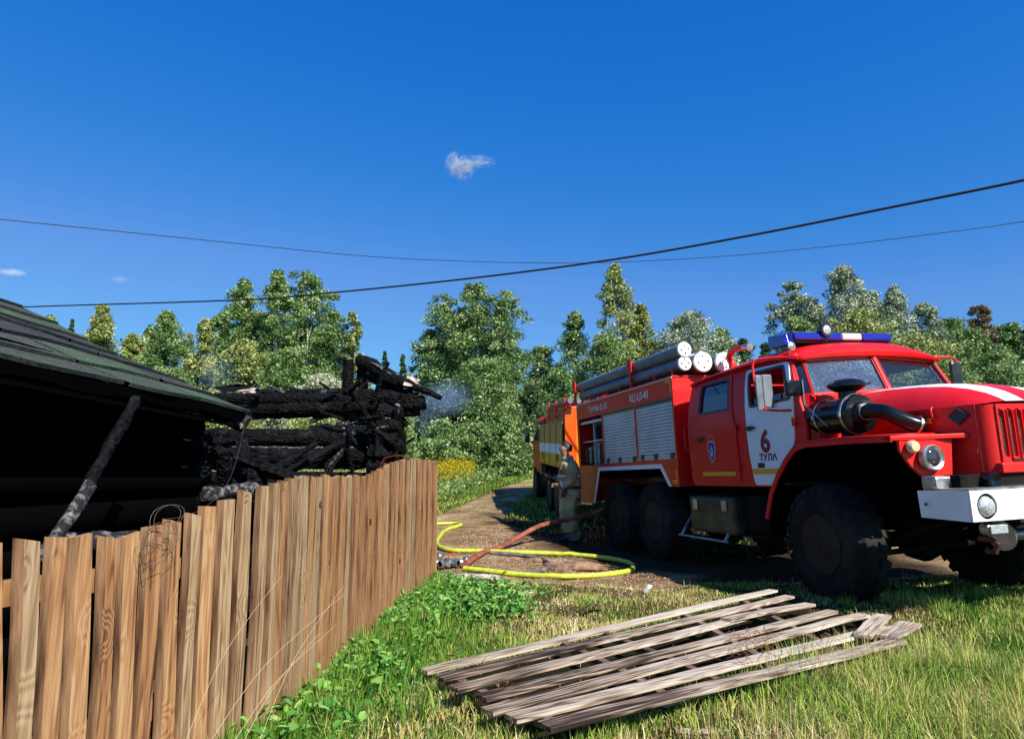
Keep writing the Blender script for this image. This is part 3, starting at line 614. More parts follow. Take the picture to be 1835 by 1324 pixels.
SL = [((758,1205),(1386,1060),.09),((786,1220),(1416,1070),.085),((812,1240),(1453,1084),.085),((862,1256),(1492,1097),.09),((872,1278),(1548,1104),.085),((915,1290),(1588,1132),.09),((975,1308),(1625,1128),.10)]
slat(*SL[0][:2], Z1-.02, Z1, .10); slat(*SL[1][:2], Z1, Z1, .10, m='plank')
slat((812,1240),(1330,1110), Z1, Z1, .10); slat((1300,1112),(1453,1084), Z1+.024, Z1+.01, .105)
slat(*SL[3][:2], Z1, Z1, .10); slat(*SL[4][:2], Z1, Z1, .105, bend=lambda t: .035*max(0, math.sin((t-.88)/.12*3.1)) if t > .88 else 0, lab='slat curled up at its right end')
slat((915,1290),(1590,1128), Z1, Z1, .105); slat((975,1308),(1612,1150), Z1, Z1, .115)
slat((1180,1262),(1470,1188), .06, .05, .10); slat((1490,1180),(1605,1152), .06, .05, .09)
slat((1545,1142),(1583,1104), Z1+.03, Z1+.06, .12, lab='short broken slat end standing up'); slat((1590,1145),(1632,1118), Z1+.02, Z1+.05, .16, lab='short broad board end')
for (a, b) in (((800,1222),(985,1306)),((1010,1160),(1190,1256)),((1085,1142),(1290,1232)),((1225,1108),(1385,1200)),((1330,1082),(1490,1172)),((1545,1106),(1600,1142))):
    slat(a, b, Z1-.055, Z1-.055, .055, .05, 'plankdk', 'cross_rail')
for p in ((1283,1234),(1385,1208),(1180,1258),(1500,1172)):
    q = pz(*p, 0.0); obj('block', MB().box(-.03,.03,-.05,.05,0,Z1-.06), M['plankdk'], Q, loc=(q.x-1.5, q.y-5.6, q.z-.05))

# ================================================================== fire engine in front
r_ = ray(600, HZ); bk = np.array([r_[0], r_[1]])/math.hypot(r_[0], r_[1]); Fd = -bk; Lf = np.array([-Fd[1], Fd[0]])
g0 = atZ(1480, 1088)[:2]; O_ = g0 + 1.22*Lf; ROLL = math.radians(2.3)
def truck_matrix(O, Fd, Lf, roll, z0=0, pitch=0):
    cr, sr = math.cos(roll), math.sin(roll)
    ex = Vector((Fd[0]*math.cos(pitch), Fd[1]*math.cos(pitch), -math.sin(pitch))); ey = Vector((Lf[0]*cr, Lf[1]*cr, sr)); ez = ex.cross(ey); 
    y0 = -1.2; org = Vector((O[0], O[1], z0)) + Vector((Lf[0], Lf[1], 0))*y0 - ey*y0
    m = Matrix.Identity(4)
    for i in range(3): m[i][0], m[i][1], m[i][2], m[i][3] = ex[i], ey[i], ez[i], org[i]
    return m
T = empty('fire_engine', (0,0,0), 'red six wheeled fire engine with white front door marked 6 and black side air filter', 'fire engine', 'fire engines parked on the track')
T.matrix_world = truck_matrix(O_, Fd, Lf, ROLL)

def make_wheel(parent, x, y, R=.635, Wd=.38, side=-1, steer=0, lugs=24, detail=True):
    "tyre is the wheel's own mesh; rim, hub and nuts are its sub-parts. side -1: outer face towards -y"
    mb = MB(); h = Wd/2; R0 = R-.028
    mb.lathe([(-h+.03, .30), (-h+.005, .36), (-h, .44), (-h+.012, .53), (-h+.05, R0-.03), (-h+.085, R0), (h-.085, R0), (h-.05, R0-.03), (h-.012, .53), (h, .44), (h-.005, .36), (h-.03, .30)], ax=(0,1,0), n=48, closed=True)
    if detail:
        for k in range(lugs):
            for sd in (-1, 1):
                a0 = 2*math.pi*(k + (.5 if sd > 0 else 0))/lugs; a1 = a0 + 2*math.pi*.62/lugs
                def q(a, yy, r): return (math.cos(a)*r, yy, math.sin(a)*r)
                sk = .10*sd
                mb.hexa([q(a0, sd*h*.99, R0-.075), q(a1, sd*h*.99, R0-.075), q(a1+sk*.9, sd*.025, R0-.01), q(a0+sk*.9, sd*.025, R0-.01)],
                        [q(a0+.01, sd*(h-.012), R0-.012), q(a1-.01, sd*(h-.012), R0-.012), q(a1+sk*.9-.01, sd*.03, R), q(a0+sk*.9+.01, sd*.03, R)])
    w = obj('wheel', mb, M['rubber'], parent, smooth=True, loc=(x, y, R)); w.rotation_euler = (0, 0, steer)
    s = side
    obj('rim', MB().lathe([(s*(h-.012), .312), (s*(h-.03), .285), (s*(h-.05), .27), (s*(h-.14), .25), (s*(h-.16), .16), (s*(h-.12), .13), (s*(h-.12), .0)], ax=(0,1,0), n=32), M['rim'], w, smooth=True)
    if detail:
        obj('lock_ring', MB().lathe([(s*(h-.034), .288), (s*(h-.022), .298), (s*(h-.022), .304), (s*(h-.034), .306)], ax=(0,1,0), n=40, closed=True), M['ring'], w, smooth=True)
        obj('hub', MB().lathe([(s*(h-.14), .115), (s*(h-.03), .10), (s*(h-.01), .06), (s*(h-.005), .0)], ax=(0,1,0), n=20), M['rim'], w, smooth=True)
        nb = MB()
        for k in range(10):
            a = 2*math.pi*k/10; nb.lathe([(s*(h-.155), .016), (s*(h-.115), .016), (s*(h-.115), 0)], c=(math.cos(a)*.20, 0, math.sin(a)*.20), n=6)
        tag(obj('wheel_nuts', nb, M['steel'], w), kind='stuff')
    return w
for x_ in (0, -3.87, -5.36):
    for y_ in (-1.02, 1.02): make_wheel(T, x_, y_, side=-1 if y_ < 0 else 1, steer=-.06 if x_ == 0 else 0)

# chassis
mb = MB()
for y_ in (-.42, .42): mb.box(-7.0, 1.55, y_-.04, y_+.04, .92, 1.17)
for x_ in (-6.9, -5.6, -4.6, -3.2, -2.2, -1.0, .9, 1.5): mb.box(x_-.05, x_+.05, -.40, .40, .96, 1.12)
obj('chassis_frame', mb, M['dark'], T)
for x_ in (0, -3.87, -5.36):
    mb = MB().tube([(x_, -.9, .635), (x_, .9, .635)], .085, 12).lathe([(-.2, .06), (-.16, .2), (0, .25), (.16, .2), (.2, .06)], c=(x_, .1, .62), n=16)
    mb.bar((x_-.6, -.5, .80), (x_, -.5, .76), .09, .07).bar((x_, -.5, .76), (x_+.6, -.5, .84), .09, .07).bar((x_-.6, .5, .80), (x_, .5, .76), .09, .07).bar((x_, .5, .76), (x_+.6, .5, .84), .09, .07)
    obj('axle', mb, M['dark'], T, smooth=True)
obj('underbody', MB().box(-2.5, -.35, -.38, .38, .70, .95).box(-.4, .7, -.33, .33, .9, 1.5), M['dark'], T, bevel=.03)
obj('fuel_tank', MB().box(-2.80, -1.66, -1.14, -.60, .58, 1.07), M['olive'], T, bevel=.04)
for x_ in (-2.66, -1.92): obj('tank_clasp', MB().box(x_, x_+.11, -1.165, -1.143, .88, 1.03), M['steel'], T, bevel=.01)
obj('battery_box', MB().box(-1.44, -1.0, -1.10, -.60, .68, 1.10), M['dark'], T, bevel=.03)
obj('step', MB().tube([(-3.05, -1.20, .50), (-1.78, -1.20, .50)], .018, 8).bar((-3.0,-1.19,.5),(-3.0,-.9,.9),.03,.03).bar((-1.85,-1.19,.5),(-1.85,-.9,.9),.03,.03), M['steel'], T)
obj('step', MB().box(-1.55, -.95, -1.18, -.95, .60, .63).bar((-1.5,-1.1,.62),(-1.5,-.9,.95),.03,.03).bar((-1.0,-1.1,.62),(-1.0,-.9,.95),.03,.03), M['dark'], T)

# ---- cab
YC = [(1.0, 1.15), (1.9, 1.15), (2.2, 1.135), (2.45, 1.09), (2.64, 1.035), (2.9, .93)]
def yc(z): return float(np.interp(z, [a for a, b in YC], [b for a, b in YC]))
def side(sgn): return lambda a, b, d: (a, sgn*(yc(b)-d), b)
WALL = [(-2.64, 2.66), (-2.66, 1.9), (-2.62, 1.32), (-2.58, 1.24), (-2.50, 1.22), (-.72, 1.22), (-.55, 1.42), (-.30, 1.66), (-.10, 1.72), (-.10, 1.95), (-.20, 2.22), (-.39, 2.66), (-.6, 2.72), (-1.4, 2.76), (-2.1, 2.72)]
RW = rounded([(-2.34, 2.21), (-1.56, 2.21), (-1.64, 2.63), (-2.34, 2.63)], .05); FW = rounded([(-1.10, 2.19), (-.32, 2.21), (-.50, 2.63), (-1.20, 2.63)], .05)
for sgn in (-1, 1):
    obj('cab_side', poly(WALL, [RW, FW], .03, side(sgn), cuts=(1.9, 2.2, 2.33, 2.45, 2.55, 2.64)), M['red'], T, smooth=True)
# door skins proud of the side
def door_skin(name, outer, hole, m, sgn, lab=None, th=.016, off=.016):
    f = lambda a, b, d: (a, sgn*(yc(b)+off-d), b)
    o = obj(name, poly(outer, [hole], th, f, cuts=(1.9, 2.2, 2.33, 2.45, 2.55)), m, T, smooth=True)
    if lab: tag(o, lab)
    return o
RD = rounded([(-2.47, 1.27), (-1.40, 1.27), (-1.43, 1.9), (-1.50, 2.2), (-1.58, 2.68), (-2.42, 2.68), (-2.47, 1.9)], .05)
FDo = rounded([(-1.10, 1.24), (-.74, 1.24), (-.52, 1.46), (-.36, 1.63), (-.30, 1.74), (-.27, 2.2), (-.42, 2.66), (-1.26, 2.68), (-1.20, 2.2), (-1.17, 1.6)], .05)
for sgn in (-1, 1):
    door_skin('door', RD, RW, M['red'], sgn, 'red rear cab door with shield emblem' if sgn < 0 else None)
    door_skin('door', FDo, FW, M['white'], sgn, 'white front cab door marked 6' if sgn < 0 else None)
# window rubber and glass
for sgn in (-1, 1):
    for nm, hole in (('window', RW), ('window', FW)):
        c = np.mean(hole, 0); inner = [(c[0]+(a-c[0])*.93, c[1]+(b-c[1])*.90) for a, b in hole]; big = [(c[0]+(a-c[0])*1.035, c[1]+(b-c[1])*1.05) for a, b in hole]
        w = obj('window', poly(inner, (), .006, lambda a, b, d: (a, sgn*(yc(b)-.012-d), b), cuts=(2.33, 2.45, 2.55)), M['glass'], T)
        if sgn > 0: w.data.materials[0] = M['wind3']
        if hole is FW and sgn < 0: bpy.data.objects.remove(w); 
        w = obj('window_seal', poly(big, [inner], .012, lambda a, b, d: (a, sgn*(yc(b)+.020-d), b), cuts=(2.33, 2.45, 2.55)), M['black'], T)
# half lowered front pane
obj('window', poly(rounded([(-1.07,2.2),(-.36,2.22),(-.39,2.30),(-1.09,2.29)], .01), (), .006, lambda a, b, d: (a, -(yc(b)-.012-d), b)), M['glass'], T)
# rear wall, floor, front bulkhead, roof
obj('cab_rear_wall', MB().loft([[(-2.64, sg*yc(z), z) for z in (1.24, 1.9, 2.2, 2.45, 2.66)] for sg in (-1, 1)]), M['red'], T)
obj('cab_floor', MB().box(-2.6, -.5, -1.1, 1.1, 1.24, 1.27).box(-2.5, -1.9, -1.0, 1.0, 1.27, 1.75), M['seat'], T)
obj('bulkhead', MB().box(-.16, .0, -1.02, 1.02, 1.735, 2.22), M['red'], T, bevel=.01)
obj('firewall', MB().box(-.55, -.50, -1.10, 1.10, 1.24, 1.72), M['soot_shade'], T)  # flat black puts the wheel arch shade into its colour
secs = []
for (x_, ze, zc, ye) in ((-2.68, 2.64, 2.70, 1.02), (-2.62, 2.67, 2.78, 1.06), (-2.4, 2.70, 2.84, 1.07), (-1.9, 2.73, 2.90, 1.06), (-1.2, 2.75, 2.94, 1.05), (-.7, 2.73, 2.93, 1.045), (-.45, 2.70, 2.885, 1.03), (-.30, 2.675, 2.81, 1.0), (-.255, 2.66, 2.745, .985), (-.27, 2.645, 2.70, .98), (-.40, 2.64, 2.67, .98)):
    sec = []
    for j in range(21):
        t = -1 + 2*j/20; bow = .05*(1 - t*t) if x_ > -.6 else 0
        sec.append((x_ + bow*1.2, t*ye, ze + (zc-ze)*(1-abs(t)**3.2)))
    secs.append(sec)
mb = MB().loft(secs); rf = obj('cab_roof', mb, M['red'], T, smooth=True)
sm = rf.modifiers.new('t', 'SOLIDIFY'); sm.thickness = .02; sm.offset = -1
for sgn in (-1, 1): gut = MB(); gut.tube([(x_, sgn*(ye+.008), ze-.002) for (x_, ze, ye) in ((-2.62, 2.67, 1.06), (-2.4, 2.70, 1.07), (-1.9, 2.73, 1.06), (-1.2, 2.75, 1.05), (-.7, 2.73, 1.045), (-.45, 2.70, 1.03), (-.30, 2.675, 1.0))], .014, 6); obj('rain_gutter', gut, M['red'], T, smooth=True)
# windscreen: corner quarter panes, two main panes, pillars
def quad_pane(name, a, b, c, d, m, th=.006): 
    n = (Vector(b)-Vector(a)).cross(Vector(d)-Vector(a)).normalized()*th
    return obj(name, MB().hexa([a, b, c, d], [tuple(Vector(p)+n) for p in (a, b, c, d)]), m, T)
for sg in (-1, 1):
    B0, T0 = (-.235, sg*1.075, 2.24), (-.405, sg*1.015, 2.65)    # door post
    B1, T1 = (-.135, sg*.985, 2.23), (-.345, sg*.915, 2.66)      # corner edge
    B2, T2 = (-.085, sg*.035, 2.27), (-.285, sg*.035, 2.70)
    quad_pane('quarter_window', B0, B1, T1, T0, M['glass'])
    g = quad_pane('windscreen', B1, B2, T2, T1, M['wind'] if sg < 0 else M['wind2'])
    fr = MB()
    for p, q, r0 in ((B0, T0, .030), (B1, T1, .016), (B2, T2, .020), (B0, B1, .018), (B1, B2, .026), (T0, T1, .02), (T1, T2, .024)): fr.tube([p, q], r0, 8)
    obj('windscreen_frame', fr, M['red'], T, smooth=True)
    sl = MB(); c = (Vector(B1)+Vector(B2)+Vector(T1)+Vector(T2))/4
    ring = [c + (Vector(p)-c)*.972 + Vector((.014, 0, .006)) for p in (B1, B2, T2, T1)]
    for k in range(4): sl.tube([ring[k], ring[(k+1) % 4]], .010, 6)
    obj('windscreen_seal', sl, M['black'], T, smooth=True)
    w0 = c + Vector((.03, -.25, -.19)); obj('wiper', MB().tube([(-.07, c.y-.1, 2.26), (-.105, c.y+.15, 2.36)], .007, 5).bar((-.085, c.y-.18, 2.30), (-.125, c.y+.30, 2.37), .012, .012), M['black'], T)
obj('centre_pillar', MB().tube([(-.075, 0, 2.25), (-.28, 0, 2.72)], .034, 8), M['red'], T, smooth=True)
# cowl between doors and bonnet
secs = [[(-.02+.0, y_, 1.70), (-.02, y_, 2.12), (-.06, y_, 2.20), (-.13, y_, 2.245)] for y_ in (-1.04, -.9, -.6, 0, .6, .9, 1.04)]
obj('cowl', MB().loft(secs), M['red'], T, smooth=True)
obj('cowl_side', MB().loft([[(-.10, s_*1.10, 1.70), (-.10, s_*1.10, 2.0), (-.21, s_*1.09, 2.24)] for s_ in (-1,)]+[[(-.02, -1.04, 1.70), (-.02, -1.04, 2.12), (-.13, -1.04, 2.245)]]), M['red'], T)
obj('cowl_side', MB().loft([[(-.10, 1.10, 1.70), (-.10, 1.10, 2.0), (-.21, 1.09, 2.24)]]+[[(-.02, 1.04, 1.70), (-.02, 1.04, 2.12), (-.13, 1.04, 2.245)]]), M['red'], T)
# inside the cab
obj('steering_wheel', MB().tube([(-.55+.07*math.cos(a), .52+.21*math.sin(a), 2.28+.12*math.cos(a)) for a in np.linspace(0, 2*math.pi, 25)], .014, 8, cap=False).tube([(-.50,.52,2.25),(-.2,.52,2.0)], .02, 6).bar((-.55,.33,2.27),(-.55,.71,2.27),.02,.02), M['black'], T, smooth=True)
obj('dashboard', MB().box(-.45, -.18, -.98, .98, 1.7, 2.19), M['seat'], T, bevel=.04)
for y_ in (-.6, .55): obj('seat', MB().box(-1.35, -.85, y_-.25, y_+.25, 1.5, 1.68).box(-1.42, -1.28, y_-.25, y_+.25, 1.6, 2.25), M['seat'], T, bevel=.05)
obj('air_intake_paper', MB().box(-2.22, -1.95, -1.10, -1.09, 2.24, 2.28), M['steel'], T)

# ---- bonnet, sides, nose
prof = [(-.10, 2.27, .66), (.3, 2.265, .655), (.7, 2.24, .645), (1.0, 2.20, .63), (1.22, 2.145, .61), (1.38, 2.08, .59), (1.48, 2.02, .575), (1.54, 1.975, .56)]
ycol = [-1, -.985, -.93, -.82, -.60, -.22, -.08, .08, .22, .60, .82, .93, .985, 1]
secs = []
for (x_, zt_, hw) in prof:
    zl = 1.955
    secs.append([(x_, t*hw, zl + (zt_-zl)*(1-abs(t)**4.2) if abs(t) < 1 else zl) for t in ycol])
bonnet = obj('bonnet', MB().loft(secs, mf=lambda i, j: 1 if ycol[j] in (-.60, .22) else 0), [M['red'], M['white']], T, smooth=True)
def nose_side(s_):
    return [[(-.10, s_*.66, 1.34), (-.10, s_*.66, 1.955)], [(.7, s_*.645, 1.34), (.7, s_*.645, 1.955)], [(1.22, s_*.61, 1.34), (1.22, s_*.61, 1.955)], [(1.44, s_*.585, 1.34), (1.44, s_*.585, 1.955)]]
for s_ in (-1, 1):
    o = obj('bonnet_side', MB().loft(nose_side(s_)), M['red'], T)
    o.modifiers.new('t', 'SOLIDIFY').thickness = .02
    obj('nose_corner', MB().loft([[(1.446, s_*.590, z) for z in (1.34, 1.95)], [(1.50, s_*.575, z) for z in (1.34, 1.945)], [(1.545, s_*.535, z) for z in (1.34, 1.945)], [(1.556, s_*.505, z) for z in (1.34, 1.945)]]), M['red'], T, smooth=True)
    obj('bonnet_latch', MB().tube([(1.04, s_*.635, 1.97), (1.045, s_*.655, 1.94), (1.05, s_*.65, 1.87)], .009, 6).box(1.01, 1.08, s_*.632-.012, s_*.632+.012, 1.855, 1.867), M['red'], T)
    obj('seam', MB().bar((.15, s_*.662, 1.875), (.95, s_*.642, 1.905), .006, .01).bar((1.445, s_*.592, 1.34), (1.445, s_*.592, 1.95), .006, .008, up=(1,0,0)), M['red2'], T)
obj('lower_nose', MB().box(1.43, 1.60, -.55, .55, 1.34, 1.43), M['red'], T, bevel=.015)
slots = [rounded([(-.452+.1*k-.032, 1.49), (-.452+.1*k+.030, 1.47), (-.452+.1*k+.028, 1.885), (-.452+.1*k-.036, 1.91)], .018, 2) for k in range(10)]
grille = obj('grille', poly(rounded([(-.505, 1.36), (.505, 1.36), (.505, 1.945), (-.505, 1.945)], .01), slots, .03, lambda a, b, d: (1.575-d - .02*(1.9-b)*0, a, b)), M['red'], T)
mb = MB()
for k in range(9):
    y_ = -.452+.1*k+.008
    mb.hexa([(1.576, y_+.030, 1.46), (1.594, y_+.038, 1.46), (1.594, y_+.038, 1.89), (1.576, y_+.030, 1.89)], [(1.576, y_+.046, 1.46), (1.594, y_+.042, 1.46), (1.594, y_+.042, 1.89), (1.576, y_+.046, 1.89)])
    o = obj('grille_bar', mb, M['red'], grille); mb = MB()
obj('radiator', MB().box(1.40, 1.47, -.5, .5, 1.42, 1.93), M['black'], T)
fins = MB()
for k in range(34): fins.box(1.475, 1.50, -.47, .47, 1.455+.0128*k, 1.4598+.0128*k)
tag(obj('radiator_fins', fins, M['steel'], T), kind='stuff')
obj('slot_plate', MB().box(1.578, 1.59, -.40, -.20, 1.445, 1.46), M['black'], T)
obj('emblem_plate', MB().hexa([(1.29-.11, -.618, 1.86), (1.29, -.616, 1.775), (1.29+.11, -.604, 1.86), (1.29, -.614, 1.945)], [(1.29-.098, -.630, 1.86), (1.29, -.628, 1.785), (1.29+.098, -.616, 1.86), (1.29, -.626, 1.935)]), M['black'], T)
obj('reflector', MB().box(.90, 1.03, -.650, -.638, 1.815, 1.865), M['orange'], T)
obj('cross_member', MB().box(1.38, 1.55, -.98, .98, 1.215, 1.34), M['dark'], T, bevel=.01)

# ---- fenders
FP = [(-.90, .86), (-.78, 1.15), (-.62, 1.36), (-.44, 1.54), (-.28, 1.66), (-.10, 1.705), (.5, 1.715), (1.10, 1.705)]
def offs(pts, d):
    out = []
    for i in range(len(pts)):
        a, b = Vector((*pts[max(i-1,0)], 0)), Vector((*pts[min(i+1,len(pts)-1)], 0)); t = (b-a).normalized(); n = Vector((t.y, -t.x, 0)); out.append((pts[i][0]+n.x*d, pts[i][1]+n.y*d))
    return out
for s_ in (-1, 1):
    inn = offs(FP, .02); mb = MB().loft([[(a, s_*y_, b) for a, b in FP] for y_ in (1.20, .60)])
    o = obj('fender', mb, M['red'], T, smooth=True); md = o.modifiers.new('t', 'SOLIDIFY'); md.thickness = .02; md.offset = 1
    inn = offs(FP, .055)
    lip = MB().loft([[(a, s_*1.215, b) for a, b in FP], [(a, s_*1.215, b) for a, b in inn]]); lo = obj('fender_lip', lip, M['red'], T); lo.modifiers.new('t', 'SOLIDIFY').thickness = .02
    # front part with lamp panel
    obj('fender_nose', MB().hexa([(1.10, s_*1.215, 1.66), (1.36, s_*.60, 1.66), (1.36, s_*.60, 1.705), (1.10, s_*1.215, 1.705)], [(1.02, s_*1.215, 1.66), (1.02, s_*.60, 1.66), (1.02, s_*.60, 1.708), (1.02, s_*1.215, 1.708)]), M['red'], T, bevel=.008)
    hp = [(s_*1.19, 1.655), (s_*1.19, 1.57), (s_*1.10, 1.42), (s_*.98, 1.30), (s_*.74, 1.30), (s_*.70, 1.655)]
    lamp = obj('lamp_panel', poly(hp, (), .03, lambda a, b, d: (1.17 + .20*(1.19-abs(a)) - d, a, b)), M['red'], T)
    cx_, cy_ = 1.19 + .20*(1.19-.94), s_*.94
    hl = obj('headlight', MB().lathe([(0, .118), (.05, .118), (.062, .108), (.05, .09), (.03, .0)], c=(cx_-.01, cy_, 1.495), ax=(1,0,0), n=28), M['steel'], T, smooth=True)
    obj('lamp_glass', MB().lathe([(.035, .09), (.052, .075), (.062, .045), (.066, 0)], c=(cx_-.01, cy_, 1.495), ax=(1,0,0), n=28), M['lens_dark'], hl, smooth=True)
    obj('turn_lamp', MB().lathe([(0, .058), (.03, .058), (.05, .045), (.06, 0)], c=(1.19+.02, s_*1.10, 1.60), ax=(1,0,0), n=20), M['lens_amber'], T, smooth=True)
    obj('inner_arch', MB().loft([[(-.82, s_*.69, .9), (-.45, s_*.69, 1.5), (-.1, s_*.69, 1.69)], [(1.16, s_*.69, .95), (1.16, s_*.69, 1.5), (1.16, s_*.69, 1.69)]]), M['soot_shade'], T)  # flat black sheets paint the shade inside the wheel arch
    obj('arch_shade', MB().loft([[(a, s_*y_, b) for a, b in offs(FP, .035)] for y_ in (1.19, .62)]), M['soot_shade'], T)  # black sheet added under the fender as its painted shade
    obj('front_shade', MB().box(1.135, 1.15, min(s_*.7, s_*.96), max(s_*.7, s_*.96), 1.30, 1.69), M['soot_shade'], T)  # black sheet added behind the lamp panel as painted shade
    obj('corner_plate', MB().box(1.30, 1.46, min(s_*1.14, s_*.90), max(s_*1.14, s_*.90), 1.225, 1.335), M['steel'], T, bevel=.02)
# ---- bumper
mb = MB(); BP = [(-1.13, 1.215), (1.13, 1.215), (1.13, .965), (-1.13, .965)]
hole = [[(s_*.965+.105*math.cos(a), 1.085+.105*math.sin(a)) for a in np.linspace(0, 2*math.pi, 24, endpoint=False)] for s_ in (-1, 1)]
bumper = obj('bumper', poly(BP, hole, .02, lambda a, b, d: (1.755-d, a, b)), M['bumper'], T, bevel=.004)
for s_ in (-1, 1):
    o = obj('bumper_side', MB().hexa([(1.735, s_*1.132, .965), (1.735, s_*1.132, 1.213), (1.30, s_*1.19, 1.213), (1.31, s_*1.19, .985)], [(1.735, s_*1.115, .965), (1.735, s_*1.115, 1.213), (1.30, s_*1.173, 1.213), (1.31, s_*1.173, .985)]), M['bumper'], bumper)
    obj('bolt', MB().lathe([(0, .014), (.01, .012), (.01, 0)], c=(1.38, s_*1.195, 1.10), ax=(0, s_, 0), n=8), M['black'], T)
    lm = obj('bumper_headlamp', MB().lathe([(-.10, .09), (-.03, .095), (-.015, .085), (-.02, .0)], c=(1.76, s_*.965, 1.085), ax=(1,0,0), n=28), M['black'], T, smooth=True)
    obj('lamp_glass', MB().lathe([(-.02, .083), (.0, .07), (.012, .04), (.016, 0)], c=(1.765, s_*.965, 1.085), ax=(1,0,0), n=28), M['lens'], lm, smooth=True)
obj('bumper_top', MB().box(1.30, 1.745, -1.12, 1.12, 1.217, 1.232), M['steel'], T)
fl = obj('fog_lamp', MB().box(1.62, 1.72, -.95, -.74, .845, .94), M['steel'], T, bevel=.03); obj('lamp_glass', MB().box(1.722, 1.735, -.935, -.755, .857, .928), M['lens'], fl, bevel=.006)
fl = obj('fog_lamp', MB().box(1.62, 1.72, .74, .95, .845, .94), M['steel'], T, bevel=.03); obj('lamp_glass', MB().box(1.722, 1.735, .755, .935, .857, .928), M['lens'], fl, bevel=.006)
hn = obj('marker_lamp', MB().lathe([(0, .075), (.10, .075), (.115, .06), (.10, .0)], c=(1.53, -.70, 1.28), ax=(1,0,0), n=20).box(1.5,1.56,-.72,-.68,1.2,1.22), M['gloss_black'], T, smooth=True)
obj('winch_drum', MB().lathe([(-.3, .13), (-.28, .13), (-.28, .05), (.28, .05), (.28, .13), (.3, .13)], c=(1.45, -.2, .80), n=20), M['steel'], T, smooth=True)
obj('tow_hook', MB().tube([(1.5, -.80, .80), (1.60, -.80, .80), (1.66, -.80, .76), (1.63, -.80, .70), (1.55, -.80, .70)], .025, 8), M['rust'], T, smooth=True)
obj('tie_rod', MB().tube([(.35, -.85, .55), (.35, .85, .60)], .03, 8).tube([(.3, -.8, .62), (1.1, -.45, .95)], .03, 8), M['dark'], T, smooth=True)

# ---- side air filter with elbow hose and snorkel
af = obj('air_filter', MB().lathe([(-.42, .0), (-.42, .15), (-.38, .185), (-.15, .185), (-.145, .19), (-.12, .19), (-.115, .185), (.42, .185), (.43, .20), (.47, .205), (.50, .195), (.50, .12), (.54, .105), (.54, 0)], c=(.0, -.95, 1.965), ax=(1,0,0), n=40), M['gloss_black'], T, smooth=True)
for x_, rr in ((-.25, .190), (.02, .190), (.435, .209)): obj('clamp_band', MB().lathe([(-.012, rr-.002), (-.012, rr+.004), (.012, rr+.004), (.012, rr-.002)], c=(x_, -.95, 1.965), ax=(1,0,0), n=40, closed=True).box(x_-.015, x_+.015, -.95-rr-.02, -.95-rr, 1.94, 1.99), M['steel'], af, smooth=True)
elbow = smooth_path([(.52, -.95, 1.975), (.62, -.945, 1.98), (.74, -.90, 1.955), (.83, -.83, 1.89), (.90, -.74, 1.83), (.93, -.66, 1.80)], 5)
ph = obj('elbow_hose', MB().tube(elbow, .078, 20), M['gloss_black'], T, smooth=True)
obj('clamp_band', MB().tube([(.545, -.95, 1.978), (.565, -.949, 1.978)], .088, 24), M['steel'], ph, smooth=True)
obj('clamp_band', MB().tube([elbow[-4], elbow[-3]], .086, 24), M['steel'], ph, smooth=True)
obj('snorkel', MB().lathe([(-.20, .095), (.12, .09), (.13, .12), (.17, .18), (.175, .195), (.20, .195), (.235, .16), (.26, .08), (.262, 0)], c=(.28, -.90, 2.09), ax=(0,0,1), n=32), M['gloss_black'], T, smooth=True)
obj('filter_bracket', MB().box(-.3, -.22, -1.05, -.85, 1.71, 1.80).box(.3, .38, -1.05, -.85, 1.71, 1.80), M['dark'], T)
obj('fender_socket', MB().box(-.40+.10, -.14, -1.135, -1.10, 1.74, 1.87), M['black'], T, bevel=.01)

# ---- mirrors
mk = obj('mirror_bracket', MB().tube(smooth_path([(-.47, -1.03, 2.72), (-.58, -1.20, 2.725), (-.66, -1.33, 2.70), (-.66, -1.36, 2.55), (-.60, -1.37, 2.25), (-.55, -1.35, 2.13), (-.44, -1.24, 2.09), (-.28, -1.13, 2.08)], 5), .014, 8), M['red'], T, smooth=True)
obj('mirror', MB().box(-.63, -.58, -1.30, -1.17+.0, 2.14, 2.53).box(-.57, -.54, -1.42, -1.33, 2.10, 2.52), M['hosegrey'], T, bevel=.03)
obj('mirror', MB().box(-.19, -.11, -1.33, -1.10, 2.22, 2.40), M['gloss_black'], T, bevel=.03)
obj('mirror_stalk', MB().tube([(-.10, -1.14, 2.40), (-.10, -1.14, 2.12), (.20, -1.12, 1.86)], .009, 6), M['steel'], T, smooth=True)
mk = obj('mirror_bracket', MB().tube(smooth_path([(-.47, 1.03, 2.72), (-.45, 1.2, 2.73), (-.42, 1.36, 2.71), (-.40, 1.39, 2.6), (-.38, 1.39, 2.25), (-.36, 1.3, 2.10), (-.28, 1.12, 2.08)], 5), .014, 8), M['red'], T, smooth=True)
obj('mirror', MB().box(-.42, -.36, 1.26, 1.42, 2.25, 2.66), M['black'], T, bevel=.03)

